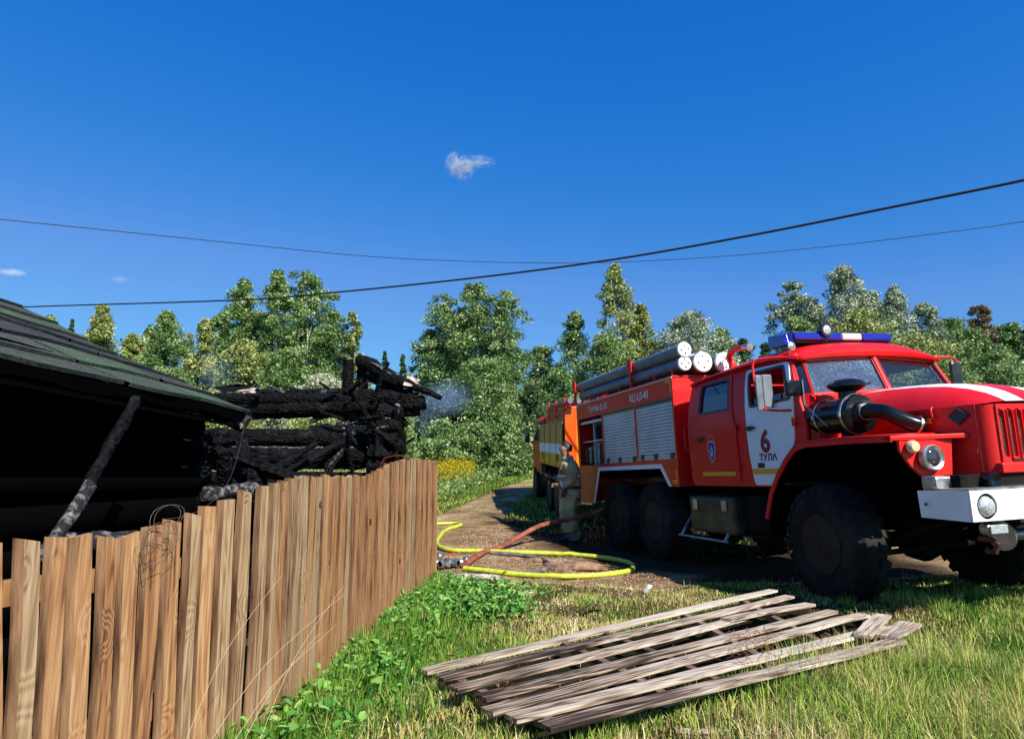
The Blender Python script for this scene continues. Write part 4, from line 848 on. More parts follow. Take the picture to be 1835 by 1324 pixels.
# ---- roof kit
lb = obj('light_bar', MB().box(-.93, -.63, -.80, .62, 2.925, 2.955).box(-.95, -.61, -.80, .62, 3.045, 3.06).box(-.62, -.60, -.80, .62, 2.95, 3.05), [M['black']], T, bevel=.006)
for a, b, k in ((-.80, -.13, 'blue'), (-.12, .17, 'smoke'), (.18, .62, 'blue')): obj('beacon_lens', MB().box(-.90, -.57, a, b, 2.956, 3.043), M[k], lb, bevel=.02)
obj('bar_end', MB().hexa([(-.95, -.81, 2.9), (-.60, -.81, 2.9), (-.60, -.81, 3.05), (-.95, -.81, 3.07)], [(-.95, -.90, 2.9), (-.62, -.90, 2.9), (-.70, -.90, 3.02), (-.95, -.90, 3.06)]), M['blue'], lb)
sp_ = obj('spotlight', MB().lathe([(-.10, .03), (-.08, .07), (0, .088), (.015, .088), (.015, .078), (.0, .0)], c=(-.55, -.36, 3.075), ax=(1,0,0), n=24).tube([(-.58,-.36,3.0),(-.58,-.36,2.93)], .012, 6), M['black'], T, smooth=True)
obj('lamp_glass', MB().lathe([(.0, .077), (.012, .05), (.018, 0)], c=(-.55, -.36, 3.075), ax=(1,0,0), n=24), M['lens'], sp_, smooth=True)
obj('marker_lamp', MB().lathe([(-.03, .02), (.0, .05), (.02, .05), (.035, 0)], c=(-.50, -.93, 2.85), ax=(1,0,0), n=16).tube([(-.52,-.93,2.82),(-.54,-.93,2.76)], .012, 6).tube([(-.52,-.93,2.86),(-.56,-.93,3.0),(-.64,-.85,3.06)], .005, 5), M['steel'], T, smooth=True)

# ---- superstructure
BX = [(-7.15, 2.84), (-7.15, .84), (-6.42, .84), (-6.06, 1.50), (-3.46, 1.50), (-3.22, 1.20), (-2.93, 1.20), (-2.93, 2.84)]
ops = [rrect(-4.28, -2.985, 1.615, 2.53, .01, 1), rrect(-5.74, -4.34, 1.60, 2.53, .01, 1), rrect(-7.05, -5.80, 1.58, 2.53, .01, 1)]
for s_ in (-1, 1): obj('body_side', poly(BX, ops, .03, lambda a, b, d: (a, s_*(1.20-d), b)), M['red'], T)
obj('body_front', MB().box(-2.96, -2.925, -1.17, 1.17, 1.20, 2.835), M['red'], T); obj('body_rear', MB().box(-7.16, -7.125, -1.17, 1.17, .84, 2.835), M['red'], T)
obj('body_roof', MB().box(-7.17, -2.91, -1.21, 1.21, 2.842, 2.865), M['red2'], T)
obj('body_trim', MB().box(-7.17, -2.91, -1.222, -1.205, 2.826, 2.842), M['ladder'], T)
obj('body_inner', MB().box(-5.76, -2.98, -1.10, 1.10, 1.56, 2.56).box(-7.1, -5.78, -.60, .60, 1.3, 2.56).box(-7.10, -2.98, -1.16, 1.16, 1.53, 1.56), M['dark'], T)
for s_ in (-1, 1):
    for (a, b, lo) in ((-4.28, -2.985, 1.615), (-5.74, -4.34, 1.60)):
        sh = MB(); k = 0; z_ = lo+.03
        while z_ < 2.50:
            sh.loft([[(x_, s_*1.172, z_), (x_, s_*1.190, z_+.008), (x_, s_*1.190, z_+.042), (x_, s_*1.172, z_+.051)] for x_ in (a+.02, b-.02)]); z_ += .052
        so_ = obj('roller_shutter', sh, M['alu'], T)
        obj('shutter_rail', MB().box(a, a+.03, s_*1.17-.02, s_*1.17+.02, lo, 2.53).box(b-.03, b, s_*1.17-.02, s_*1.17+.02, lo, 2.53).box(a, b, s_*1.185-.012, s_*1.185+.012, lo, lo+.03), M['alu'], so_)
        for x_ in (a+.16, (a+b)/2, b-.10): obj('shutter_latch', MB().box(x_-.05, x_+.05, s_*1.20-.012, s_*1.20+.012, lo+.0, lo+.095), M['black'], so_, bevel=.006)
        obj('top_rail', MB().box(a, b, s_*1.19-.012, s_*1.19+.012, 2.49, 2.545), M['black'], so_)
    obj('wheel_arch_trim', MB().loft([[(p[0], s_*1.206, p[1]), (p[0], s_*1.206, p[1])] and [(a, s_*1.208, b), (c, s_*1.208, d)] for (a, b, c, d) in ((-6.42, .84, -6.36, .84), (-6.075, 1.535, -6.03, 1.465), (-3.45, 1.545, -3.50, 1.475), (-3.17, 1.20, -3.25, 1.20))]), M['white'], T).modifiers.new('t', 'SOLIDIFY').thickness = .012
    obj('rear_skirt_step', MB().box(-7.1, -6.5, s_*1.19-.03, s_*1.19+.03, .80, .84), M['steel'], T)
# gear in the open locker
obj('locker_shelf', MB().box(-7.04, -5.81, -1.12, -.60, 2.05, 2.07).box(-6.45, -6.43, -1.12, -.60, 1.58, 2.5).box(-7.04, -5.81, -1.16, -1.13, 2.42, 2.47), M['alu'], T)
for k, x_ in enumerate((-6.95, -6.75, -6.58, -6.3, -6.12, -5.95)):
    obj('locker_pipe', MB().tube([(x_, -1.08, 1.62), (x_+.03, -1.08, 1.85+.03*k)], .035, 10).lathe([(-.03,.05),(.03,.05),(.03,0)], c=(x_+.03,-1.08,1.88+.03*k), ax=(0,0,1), n=12), M['steel'] if k % 2 else M['olive'], T, smooth=True)
obj('pump_cover', MB().box(-6.40, -5.9, -1.10, -.7, 2.10, 2.36), M['dark'], T, bevel=.03)
# reflective corner marks
for (x0, x1, z0, z1) in ((-3.14, -2.96, 2.775, 2.815), (-3.005, -2.96, 2.60, 2.775), (-3.11, -2.97, 1.245, 1.30), (-3.015, -2.97, 1.30, 1.46), (-7.13, -7.0, 2.775, 2.815), (-7.13, -7.085, 2.62, 2.775)):
    obj('reflective_mark', MB().box(x0, x1, -1.206, -1.2005, z0, z1), M['orange'], T)
for sgn in (-1,): 
    obj('door_stripe', MB().loft([[(x_, -(yc(1.38)+.0185), z_) for x_ in (-2.30, -1.50)] for z_ in (1.355, 1.405)]), M['yellow'], T)
    obj('door_stripe', MB().loft([[(-1.115, -(yc(1.38)+.0185), 1.37), (-.66, -(yc(1.38)+.0185), 1.37)], [(-1.135, -(yc(1.38)+.0185), 1.435), (-.59, -(yc(1.38)+.0185), 1.435)]]), M['yellow'], T)
for (x_, z_) in ((-2.36, 1.86), (-1.14, 1.93)): obj('door_handle', MB().box(x_-.02, x_+.15, -1.205, -1.18, z_-.018, z_+.018).box(x_-.0, x_+.06, -1.19, -1.165, z_-.03, z_+.03), M['black'], T, bevel=.006)
for x_, z_ in ((-1.42, 1.95), (-1.42, 1.45), (-.27, 1.95)): obj('hinge', MB().box(x_-.025, x_+.025, -1.185, -1.16, z_-.05, z_+.05), M['red'], T, bevel=.006)
obj('grab_rail', MB().tube([(-2.60, -1.16, 2.10), (-2.67, -1.2, 2.05), (-2.67, -1.2, 1.75), (-2.60, -1.16, 1.70)], .010, 6), M['red2'], T, smooth=True)
# lettering and marks
M['letter_red'] = mat('letter_red', (.24, .01, .03), .4); M['letter_dk'] = mat('letter_dark', (.05, .008, .05), .4); M['letter_w'] = mat('letter_white', (.75, .73, .72), .4); M['navy'] = mat('emblem_navy', (.012, .02, .22), .35); M['gold'] = mat('emblem_gold', (.45, .16, .03), .4)
on = lambda cx_, cz_, y_, sx=1: (lambda a, b, d: (cx_+a*sx, y_-d*2, cz_+b))
obj('number_six', text_mb('6', .36, on(-.83, 1.745, -1.167, 1.05), bold=.014), M['letter_red'], T)
obj('town_lettering', text_mb('ТУЛА', .105, on(-.80, 1.565, -1.167, 1.2), bold=.004), M['letter_dk'], T)
obj('model_lettering', text_mb('АЦ 6,0-40', .185, on(-4.12, 2.675, -1.2015, .95), bold=.003), M['letter_w'], T)
obj('phone_lettering', text_mb('Телефон 01,101', .17, on(-5.95, 2.675, -1.2015, .80), bold=.003), M['letter_w'], T)
sy = -1.1675
shield = [(-.075, .10), (0, .115), (.075, .10), (.082, .0), (.06, -.09), (0, -.155), (-.06, -.09), (-.082, .0)]
em = obj('shield_emblem', poly([(a*1.12-2.03, b*1.1+1.70) for a, b in shield], (), .001, lambda a, b, d: (a, sy-d, b)), M['letter_w'], T)
obj('shield_field', poly([(a-2.03, b+1.70) for a, b in shield], (), .001, lambda a, b, d: (a, sy-.0015-d, b)), M['navy'], em)
star = []
for k in range(16):
    a = math.pi*k/8 + math.pi/2; rr = (.092 if k % 4 == 0 else .06 if k % 2 == 0 else .022); star.append((rr*math.cos(a)*.8-2.03, rr*math.sin(a)+1.69))
ring = [(.02*math.cos(a)-2.03, .022*math.sin(a)+1.69) for a in np.linspace(0, 2*math.pi, 10, endpoint=False)]
obj('star', poly(star, [ring], .001, lambda a, b, d: (a, sy-.003-d, b)), M['letter_w'], em)
for k, t in enumerate(np.linspace(.2, math.pi-.2, 7)): obj('emblem_mark', MB().box(-2.03+.088*math.cos(t)-.011, -2.03+.088*math.cos(t)+.011, sy-.001, sy, 1.835+.055*math.sin(t)-.02, 1.835+.055*math.sin(t)+.02), M['gold'], em)
for k in range(6): obj('emblem_mark', MB().box(-2.10+.025*k, -2.086+.025*k, sy-.001, sy, 1.515-.006*math.sin(k), 1.545), M['gold'], em)
obj('fuel_mark', MB().box(-1.01, -.88, -1.172, -1.167, 1.435+.01, 1.505), M['black'], T, bevel=.002)

# ---- tubes, rack, monitor
def capped_tube(y_, z_, r, x0, x1, ribs=True):
    mb = MB(); n = int((x1-x0)/.05); pr = []
    for k in range(n+1): pr.append((x0+(x1-x0)*k/n, r - (.006 if k % 2 else 0)))
    t = obj('hose_tube', mb.lathe(pr, c=(0, y_, z_), ax=(1,0,0), n=24), M['hosegrey'], T, smooth=True)
    cp_ = obj('tube_cap', MB().lathe([(-.02, r+.008), (.025, r+.008), (.03, r), (.03, 0)], c=(x1, y_, z_), ax=(1,0,0), n=28), M['cap'], t, smooth=True)
    for k in range(4):
        a = math.pi/4*(2*k) + .1; obj('cap_hole', MB().lathe([(0, .014), (.0325, .014), (.0325, 0)], c=(x1, y_+math.cos(a)*r*.58, z_+math.sin(a)*r*.58), ax=(1,0,0), n=10), M['black'], t)
    return t
capped_tube(-1.02, 3.245, .105, -7.30, -2.82); capped_tube(-1.02, 3.035, .10, -7.15, -2.84); capped_tube(-.74, 3.05, .145, -6.2, -2.79); capped_tube(-.40, 3.04, .145, -6.2, -2.74); capped_tube(.9, 3.04, .12, -7.1, -3.0)
for x_ in (-7.3, -4.47):
    obj('roof_rack', MB().box(x_-.03, x_+.03, -1.17, -1.13, 2.865, 3.34).box(x_-.03, x_+.03, -.89, -.86, 2.865, 3.34).box(x_-.03, x_+.03, -1.17, -.86, 3.135, 3.15).box(x_-.02, x_+.10, -.90, -.5, 3.20, 3.23).box(x_-.09, x_+.09, -1.18, -1.165, 3.12, 3.37), M['red'], T)
for x_ in (-6.4, -5.6, -5.0, -3.6, -3.0): obj('rail_post', MB().box(x_-.012, x_+.012, -1.16, -1.135, 2.865, 2.97), M['red2'], T)
lad = empty('ladder', (0,0,0), 'white metal ladder lying along the roof between the grey hose tubes', 'ladder'); lad.matrix_world = T.matrix_world @ Matrix.Translation((-5.0, -.80, 3.21))
for y_ in (-.13, .20): obj('ladder_rail', MB().box(-2.2, 1.95, y_-.025, y_+.025, -.02, .06), M['ladder'], lad)
for k in range(12): obj('rung', MB().box(-2.05+.35*k-.045, -2.05+.35*k+.045, -.11, .18, .0, .03), M['ladder'], lad)
mon = smooth_path([(-2.50, -.42, 2.84), (-2.50, -.42, 2.98), (-2.56, -.42, 3.06), (-2.53, -.42, 3.13), (-2.42, -.42, 3.17), (-2.28, -.42, 3.175), (-2.15, -.42, 3.16)], 4)
mo = obj('water_monitor', MB().tube(mon, [.055-.0008*k for k in range(len(mon))], 14).tube([(-2.5,-.42,3.12),(-2.68,-.42,3.08)], .012, 6), M['red'], T, smooth=True)
obj('nozzle', MB().tube([(-2.17, -.42, 3.162), (-2.06, -.42, 3.145)], .045, 14).tube([(-2.07, -.42, 3.147), (-2.03, -.42, 3.14)], .056, 14), M['steel'], mo, smooth=True)

# ================================================================== second fire engine, farther along the track
d2 = np.array([-.50, 5.6]); d2 = d2/np.linalg.norm(d2); l2 = np.array([-d2[1], d2[0]])
corner = np.array([(1008-W/2)/F*16.0, 16.0]); org = corner - 1.2*l2
T2 = empty('fire_engine', (0,0,0), 'second fire engine parked behind the first with orange and white side band', 'fire engine', 'fire engines parked on the track')
pit = math.atan(.33/5.5); m = Matrix.Identity(4); ex = Vector((d2[0]*math.cos(pit), d2[1]*math.cos(pit), math.sin(pit))); ey = Vector((l2[0], l2[1], 0)); ez = ex.cross(ey)
for i in range(3): m[i][0], m[i][1], m[i][2] = ex[i], ey[i], ez[i]
m[0][3], m[1][3], m[2][3] = org[0], org[1], .27; T2.matrix_world = m
for x_ in (1.3, 2.6, 5.7):
    for y_ in (1.02, -1.02): make_wheel(T2, x_, y_, R=.56, Wd=.32, side=1 if y_ > 0 else -1, lugs=18)
mb = MB();
for y_ in (-.4, .4): mb.box(.1, 6.4, y_-.04, y_+.04, .85, 1.05)
obj('chassis_frame', mb, M['dark'], T2)
M['tan'] = paint('tan_panel', (.50, .22, .06), amt=.2); M['yel2'] = paint('yellow_panel', (.70, .33, .02), amt=.3)
for s_ in (-1, 1):
    obj('upper_panel', MB().box(.25, 4.3, s_*1.19-.01, s_*1.19+.01, 1.86, 2.38), M['tan'], T2)
    obj('white_band', MB().box(.25, 4.3, s_*1.195-.01, s_*1.195+.01, 1.60, 1.855), M['white'], T2)
    obj('lower_panel', MB().box(.25, 4.3, s_*1.19-.01, s_*1.19+.01, 1.28, 1.597), M['yel2'], T2)
    for x_ in (1.15, 2.2, 3.3): obj('panel_seam', MB().box(x_-.02, x_+.02, s_*1.20-.008, s_*1.20+.008, 1.28, 2.36), M['dark'], T2)
    obj('roof_rail', MB().tube([(.2, s_*1.1, 2.75), (4.2, s_*1.1, 2.75)], .015, 6).tube([(.2, s_*1.1, 2.6), (4.2, s_*1.1, 2.6)], .012, 6), M['red2'], T2)
    obj('mudguard', MB().lathe([(-.05, .25), (.05, .25)], c=(4.35, s_*1.12, 1.15), n=16), M['red2'], T2)
    for x_ in (.9, 3.6): obj('side_lamp', MB().box(x_-.04, x_+.04, s_*1.20-.012, s_*1.20+.012, 1.42, 1.60), M['dark'], T2)
obj('body', MB().hexa([(.05, -1.17, 1.25), (4.3, -1.17, 1.25), (4.3, 1.17, 1.25), (.05, 1.17, 1.25)], [(.05, -1.0, 2.75), (4.3, -1.0, 2.75), (4.3, 1.0, 2.75), (.05, 1.0, 2.75)]), M['orange_paint'], T2, bevel=.03)
obj('rear_panel', MB().box(.0, .06, -1.16, 1.16, 1.2, 2.55), M['orange_paint'], T2)
for y_ in (.80, -.80): obj('reflective_mark', MB().box(-.012, -.002, y_-.10, y_+.10, 1.3, 2.45), M['orange'], T2)
for y_ in (.35, .65): obj('ladder_rail', MB().bar((-.12, y_, 1.0), (-.12, y_, 2.85), .04, .03, up=(1,0,0)), M['red2'], T2)
for k in range(7): obj('rung', MB().tube([(-.12, .35, 1.1+.26*k), (-.12, .65, 1.1+.26*k)], .014, 6), M['red2'], T2)
for y_ in (.62, .42, .22): obj('hose_tube', MB().lathe([(0, .07), (3.2, .07), (3.2, 0)], c=(.35, y_+.35, 2.90), ax=(1,0,0), n=14), M['hosegrey'], T2, smooth=True)
for x_ in (.6, 2.0, 3.3): obj('roof_rack', MB().box(x_-.02, x_+.02, .45, 1.08, 2.78, 2.81).box(x_-.02, x_+.02, 1.05, 1.08, 2.5, 2.99), M['red'], T2)
obj('water_monitor', MB().tube(smooth_path([(.9, -.1, 2.75), (.9, -.1, 2.98), (.75, -.05, 3.08), (.45, .1, 3.06), (.2, .25, 3.0)], 4), .06, 10), M['red'], T2, smooth=True)
obj('cab', MB().loft([[(4.4, s_*1.15, 1.0), (4.4, s_*1.17, 1.9), (4.42, s_*1.08, 2.60), (4.45, s_*.95, 2.70)] if False else [(4.4, y_, z_) for y_, z_ in ((-1.15,.95),(-1.17,1.9),(-1.08,2.55),(-.9,2.68),(.9,2.68),(1.08,2.55),(1.17,1.9),(1.15,.95))] for s_ in (1,)] + [[(6.2, y_, z_) for y_, z_ in ((-1.15,.95),(-1.17,1.9),(-1.08,2.55),(-.9,2.68),(.9,2.68),(1.08,2.55),(1.17,1.9),(1.15,.95))], [(6.7, y_, z_) for y_, z_ in ((-1.1,.95),(-1.12,1.8),(-1.0,2.4),(-.85,2.5),(.85,2.5),(1.0,2.4),(1.12,1.8),(1.1,.95))]], close=True), M['red'], T2, bevel=.03)
for x0, x1 in ((4.55, 5.25), (5.4, 6.1)):
    for s_ in (-1, 1): obj('window', MB().hexa([(x0, s_*1.172, 1.92), (x1, s_*1.172, 1.92), (x1, s_*1.10, 2.48), (x0, s_*1.10, 2.48)], [(x0, s_*1.182, 1.92), (x1, s_*1.182, 1.92), (x1, s_*1.11, 2.48), (x0, s_*1.11, 2.48)]), M['glass'], T2)
obj('mirror', MB().box(6.5, 6.55, 1.25, 1.42, 1.85, 2.35).tube([(6.4, 1.1, 2.4), (6.5, 1.35, 2.4), (6.5, 1.35, 1.8)], .012, 6), M['black'], T2, bevel=.01)
obj('rear_lamp', MB().box(-.03, 0, .95, 1.1, 1.05, 1.18), M['orange'], T2); obj('rear_bumper', MB().box(-.1, .0, -1.1, 1.1, .75, .87), M['white'], T2)
obj('side_skirt', MB().box(.1, .8, 1.0, 1.17, .85, 1.26), M['dark'], T2, bevel=.02); obj('fuel_tank', MB().box(3.3, 4.25, .9, 1.17, .62, 1.25), M['dark'], T2, bevel=.02)

# ================================================================== firefighter
def skin(name, nodes, edges, m, parent, sub=2, root=0):
    me = bpy.data.meshes.new(name); me.from_pydata([n[0] for n in nodes], edges, []); o = bpy.data.objects.new(name, me); COL.objects.link(o); o.parent = parent
    me.materials.append(m); sk = o.modifiers.new('skin', 'SKIN'); sk.use_smooth_shade = True; 
    lay = me.skin_vertices[0] if len(me.skin_vertices) else None
    if lay is None:
        bm = bmesh.new(); bm.from_mesh(me); bm.verts.layers.skin.verify(); bm.to_mesh(me); bm.free(); lay = me.skin_vertices[0]
    for i, n in enumerate(nodes):
        r = n[1]; lay.data[i].radius = (r, r) if not isinstance(r, tuple) else r; lay.data[i].use_root = (i == root)
    s = o.modifiers.new('sub', 'SUBSURF'); s.levels = sub; s.render_levels = sub; return o
fz = float(zg(np.array(1.12), np.array(13.35)))
FM = empty('person', (1.12, 13.35, max(fz, .13)), 'person in pale khaki turnout suit standing by the open locker holding a nozzle', 'person')
FM.rotation_euler = (0, 0, math.radians(172)); FM.scale = (1.14, 1.14, 1.03)
bn = [((0,0,.98), (.13,.15)), ((0,0,1.18), (.12,.15)), ((.01,0,1.40), (.12,.17)), ((.03,0,1.54), .065), ((.06,0,1.62), .072), ((.085,0,1.70), (.105,.085)), ((.07,0,1.79), (.085,.072)),
      ((.0,.20,1.46), .07), ((-.06,.25,1.20), .05), ((.16,.20,1.04), .036), ((.0,-.20,1.46), .07), ((.06,-.22,1.20), .05), ((.30,-.10,1.16), .036),
      ((0,.10,.92), .10), ((.03,.11,.52), .07), ((-.02,.12,.10), .045), ((.0,-.10,.92), .10), ((.02,-.11,.52), .07), ((-.06,-.12,.10), .045)]
be = [(0,1),(1,2),(2,3),(3,4),(4,5),(5,6),(2,7),(7,8),(8,9),(2,10),(10,11),(11,12),(0,13),(13,14),(14,15),(0,16),(16,17),(17,18)]
skin('body', bn, be, M['skin'], FM)
obj('nose', MB().hexa([(.145,-.014,1.685),(.145,.014,1.685),(.15,.012,1.735),(.15,-.012,1.735)], [(.178,-.010,1.690),(.178,.010,1.690),(.158,.008,1.73),(.158,-.008,1.73)]), M['skin'], FM, smooth=True, sub=1)
for s_ in (-1, 1):
    obj('ear', MB().lathe([(-.008, .028), (.008, .028), (.012, .015)], c=(.055, s_*.078, 1.71), ax=(0,1,0), n=12), M['skin'], FM, smooth=True)
    obj('eye', MB().lathe([(-.004, .012), (.004, .012), (.006, .004)], c=(.148, s_*.03, 1.735), ax=(1,0,0), n=10), M['hair'], FM, smooth=True)
obj('mouth', MB().box(.150, .158, -.022, .022, 1.652, 1.660), M['letter_red'], FM)
hs_ = []
for k in range(7):
    t = k/6; z_ = 1.665 + .215*t; rr = [.085, .097, .100, .096, .082, .054, .01][k]
    hs_.append([(.048 - (.01 if t < .6 else -.0) + math.cos(a)*rr*(1.08 if math.cos(a) < 0 else (.35 if t < .38 else .90)), math.sin(a)*rr*.86, z_) for a in np.linspace(0, 2*math.pi, 16, endpoint=False)])
obj('hair', MB().loft(hs_, close=True), M['hair'], FM, smooth=True)
jn = [((-.01,0,.84), (.20,.22)), ((-.01,0,1.0), (.18,.215)), ((-.015,0,1.2), (.19,.22)), ((-.01,0,1.38), (.175,.215)), ((.01,0,1.50), (.12,.14)), ((.035,0,1.60), (.092,.098)),
      ((-.02,.22,1.43), .12), ((-.09,.27,1.18), .105), ((.03,.25,1.06), .09), ((.12,.22,1.03), .072), ((-.01,-.22,1.43), .10), ((.04,-.24,1.18), .085), ((.17,-.16,1.14), .070), ((.24,-.13,1.14), .060)]
je = [(0,1),(1,2),(2,3),(3,4),(4,5),(3,6),(6,7),(7,8),(8,9),(3,10),(10,11),(11,12),(12,13)]
skin('jacket', jn, je, M['cloth'], FM, root=1)
tn_ = [((-.01,0,.92), (.19,.19)), ((0,.10,.80), (.165,.14)), ((.045,.115,.50), (.145,.13)), ((.0,.12,.28), (.14,.125)), ((-.01,.12,.12), (.135,.12)), ((-.01,-.10,.80), (.165,.14)), ((.03,-.115,.50), (.14,.13)), ((-.03,-.12,.28), (.135,.125)), ((-.05,-.12,.12), (.13,.12))]
skin('trousers', tn_, [(0,1),(1,2),(2,3),(3,4),(0,5),(5,6),(6,7),(7,8)], M['cloth'], FM)
for s_, x_ in ((1, -.02), (-1, -.06)):
    obj('boot', MB().loft([[(x_+a, s_*.12+b*w_, z_) for a, b in ((-.10,-.05),(.0,-.055),(.12,-.05),(.18,0),(.12,.05),(.0,.055),(-.10,.05))] for z_, w_ in ((0,1),(.04,1))] + [[(x_+a*.8-.01, s_*.12+b*.8, .09) for a, b in ((-.10,-.05),(.0,-.055),(.10,-.05),(.14,0),(.10,.05),(.0,.055),(-.10,.05))], [(x_+a*.5-.03, s_*.12+b*.8, .20) for a, b in ((-.10,-.05),(.0,-.055),(.10,-.05),(.12,0),(.10,.05),(.0,.055),(-.10,.05))]], close=True), M['gloss_black'], FM, smooth=True)
obj('belt', MB().lathe([(-.03, .205), (.03, .205)], c=(-.012, 0, .985), ax=(0,0,1), n=28), M['black'], FM, smooth=True)
def ring_band(c, ax, r, w_): return obj('reflective_band', MB().lathe([(-w_, r), (w_, r)], c=c, ax=ax, n=18), M['band'], FM, smooth=True)
ring_band((.085, .228, 1.04), (.7,-.25,-.2), .078, .022); ring_band((.19, -.15, 1.14), (.8,.3,0), .072, .02)
obj('reflective_band', MB().lathe([(-.025, .208), (.025, .208)], c=(-.014, 0, 1.20), ax=(0,0,1), n=28), M['band'], FM, smooth=True)
obj('radio', MB().box(.10, .17, .12, .2, 1.26, 1.38), M['black'], FM, bevel=.01); obj('glove_on_belt', MB().box(.02, .12, .17, .23, .80, .98), M['black'], FM, bevel=.03)
for (hx, hy, hz, dx, dy) in ((.19, .19, 1.03, 1, -.3), (.33, -.085, 1.16, 1, .3)):
    nodes = [((hx-.03, hy, hz), .028), ((hx+.03, hy, hz), (.034, .022))]; edges = [(0, 1)]
    for f in range(4):
        o_ = -.027+.018*f; i0 = len(nodes); L = (.030, .034, .031, .025)[f]
        nodes += [((hx+.06, hy+o_*.4, hz+o_), .0095), ((hx+.06+L*.8, hy+o_*.3+.012, hz+o_-.006), .0088), ((hx+.06+L, hy+o_*.3+.038, hz+o_-.012), .0078)]; edges += [(1, i0), (i0, i0+1), (i0+1, i0+2)]
    i0 = len(nodes); nodes += [((hx+.01, hy+.025, hz+.03), .011), ((hx+.045, hy+.045, hz+.035), .0095)]; edges += [(0, i0), (i0, i0+1)]
    skin('hand', nodes, edges, M['skin'], FM, sub=1)
noz = empty('branch_nozzle', (0,0,0), 'dark metal hose nozzle held in the hands of the person in khaki', 'nozzle')
fwm = Matrix.Translation(FM.location) @ Matrix.Rotation(math.radians(172), 4, 'Z'); noz.matrix_world = fwm @ Matrix.Translation((.40, -.02, 1.20))
obj('barrel', MB().lathe([(-.22, .022), (-.2, .035), (-.05, .03), (.0, .045), (.08, .045), (.16, .03), (.18, .038), (.19, .0)], ax=(.8, .3, .5), n=16), M['gloss_black'], noz, smooth=True)
obj('grip', MB().tube([(0, 0, 0), (.0, .0, -.12)], .018, 8), M['black'], noz, smooth=True); obj('coupling', MB().lathe([(-.28, .035), (-.22, .035)], ax=(.8, .3, .5), n=12), M['steel'], noz)

# ================================================================== hoses and ground clutter
def on_road(px, py, up): 
    z = .0
    for _ in range(20):
        p = atZ(px, py, z); z = .4*z + .6*(float(max(zroad(np.array(p[0]), np.array(p[1])), zg(np.array(p[0]), np.array(p[1])))) + up)
    return Vector((p[0], p[1], z))
def hose(name, pts, r, m, label, up=None, flat=1., n=6):
    base = [on_road(*p, (up or r*flat)) for p in pts]; P3 = smooth_path(base, n)
    for q in P3: 
        g = float(max(zroad(np.array(q.x), np.array(q.y)), zg(np.array(q.x), np.array(q.y)))); q.z = max(q.z, g + r*flat*.8)
    return tag(obj(name, MB().tube(P3, r, 12, flat=flat), m, smooth=True), label, 'hose')
M['hyel'] = mat('hose_yellow', (.52, .60, .04), .45, build=noisy((.40,.48,.03), (.62,.68,.07), 14, bump=.25, bscale=60))
M['hbrown'] = mat('hose_brown', (.28, .07, .035), .65, build=noisy((.16,.045,.028), (.36,.10,.05), 6, bump=.2, bscale=60))
M['hgrey'] = mat('hose_grey', (.42, .38, .34), .8, build=noisy((.28,.25,.22), (.55,.50,.45), 8, bump=.3, bscale=40))
M['hdark'] = mat('hose_dark', (.10, .085, .075), .7, build=noisy((.07,.055,.05), (.20,.17,.15), 8, bump=.3, bscale=40))
tag(hose('yellow_hose', [(700,936),(778,938),(812,937),(826,940),(800,950),(786,964),(784,976),(806,985),(860,987),(930,989),(1000,992),(1058,996),(1108,1003),(1134,1012),(1128,1022),(1100,1027),(1060,1031),(1000,1032),(930,1029),(880,1023),(832,1018)], .036, M['hyel'], 'bright yellow fire hose looped over the dirt beside the truck'), group='fire hoses on the ground')
hose('yellow_hose', [(826,940),(812,941),(790,939),(700,939)], .034, M['hyel'], 'end of yellow hose disappearing behind the fence')
bpy.data.objects.remove(bpy.data.objects['yellow_hose.001'])
tag(hose('dark_hose', [(880,990),(930,994),(965,1000),(984,1009),(978,1019),(955,1025),(925,1029)], .032, M['hdark'], 'dark grey hose curving inside the yellow loop'), group='fire hoses on the ground')
tag(hose('grey_hose', [(700,1032),(790,1033),(840,1033),(880,1034),(892,1035)], .038, M['hgrey'], 'pale grey hose end lying by the fence end'), group='fire hoses on the ground')
A_ = on_road(832,1012,.05); B_ = on_road(865,990,.05); C_ = on_road(905,976,.07)
pth = smooth_path([A_, B_, C_, Vector(tuple(atY(962,944,12.6))), Vector(tuple(atY(1005,933,13.0))), Vector(tuple(atY(1058,921,13.3))), Vector(tuple(atY(1095,905,13.4)))], 6)
tag(obj('brown_hose', MB().tube(pth, .055, 14, flat=.75), M['hbrown'], smooth=True), 'rust brown delivery hose rising from the splitter to the truck', 'hose', 'fire hoses on the ground')
sp = on_road(803, 1008, .07); SPL = empty('hose_splitter', tuple(sp), 'metal hose splitter with couplings at the fence end', 'hose splitter')
SPL.rotation_euler = (0, 0, .3)
obj('body', MB().lathe([(-.10,.05),(-.06,.07),(.06,.07),(.12,.05)], ax=(0,1,.0), n=18), M['steel'], SPL, smooth=True)
for k, (dx, dy, dz) in enumerate(((1,-.2,.0), (.55,-.9,.05), (-.7,-.7,.0), (-1,.1,.02))):
    v = Vector((dx,dy,dz)).normalized(); cpl = obj('outlet', MB().lathe([(.05,.036),(.13,.036),(.13,.055),(.15,.058),(.17,.055),(.20,.058),(.22,.05),(.22,.036),(.15,.032)], c=(0,0,0), ax=v, n=20), M['steel'], SPL, smooth=True)
    obj('bore', MB().lathe([(.10,.03),(.205,.031),(.206,0)], ax=v, n=16), M['soot_shade'], cpl)
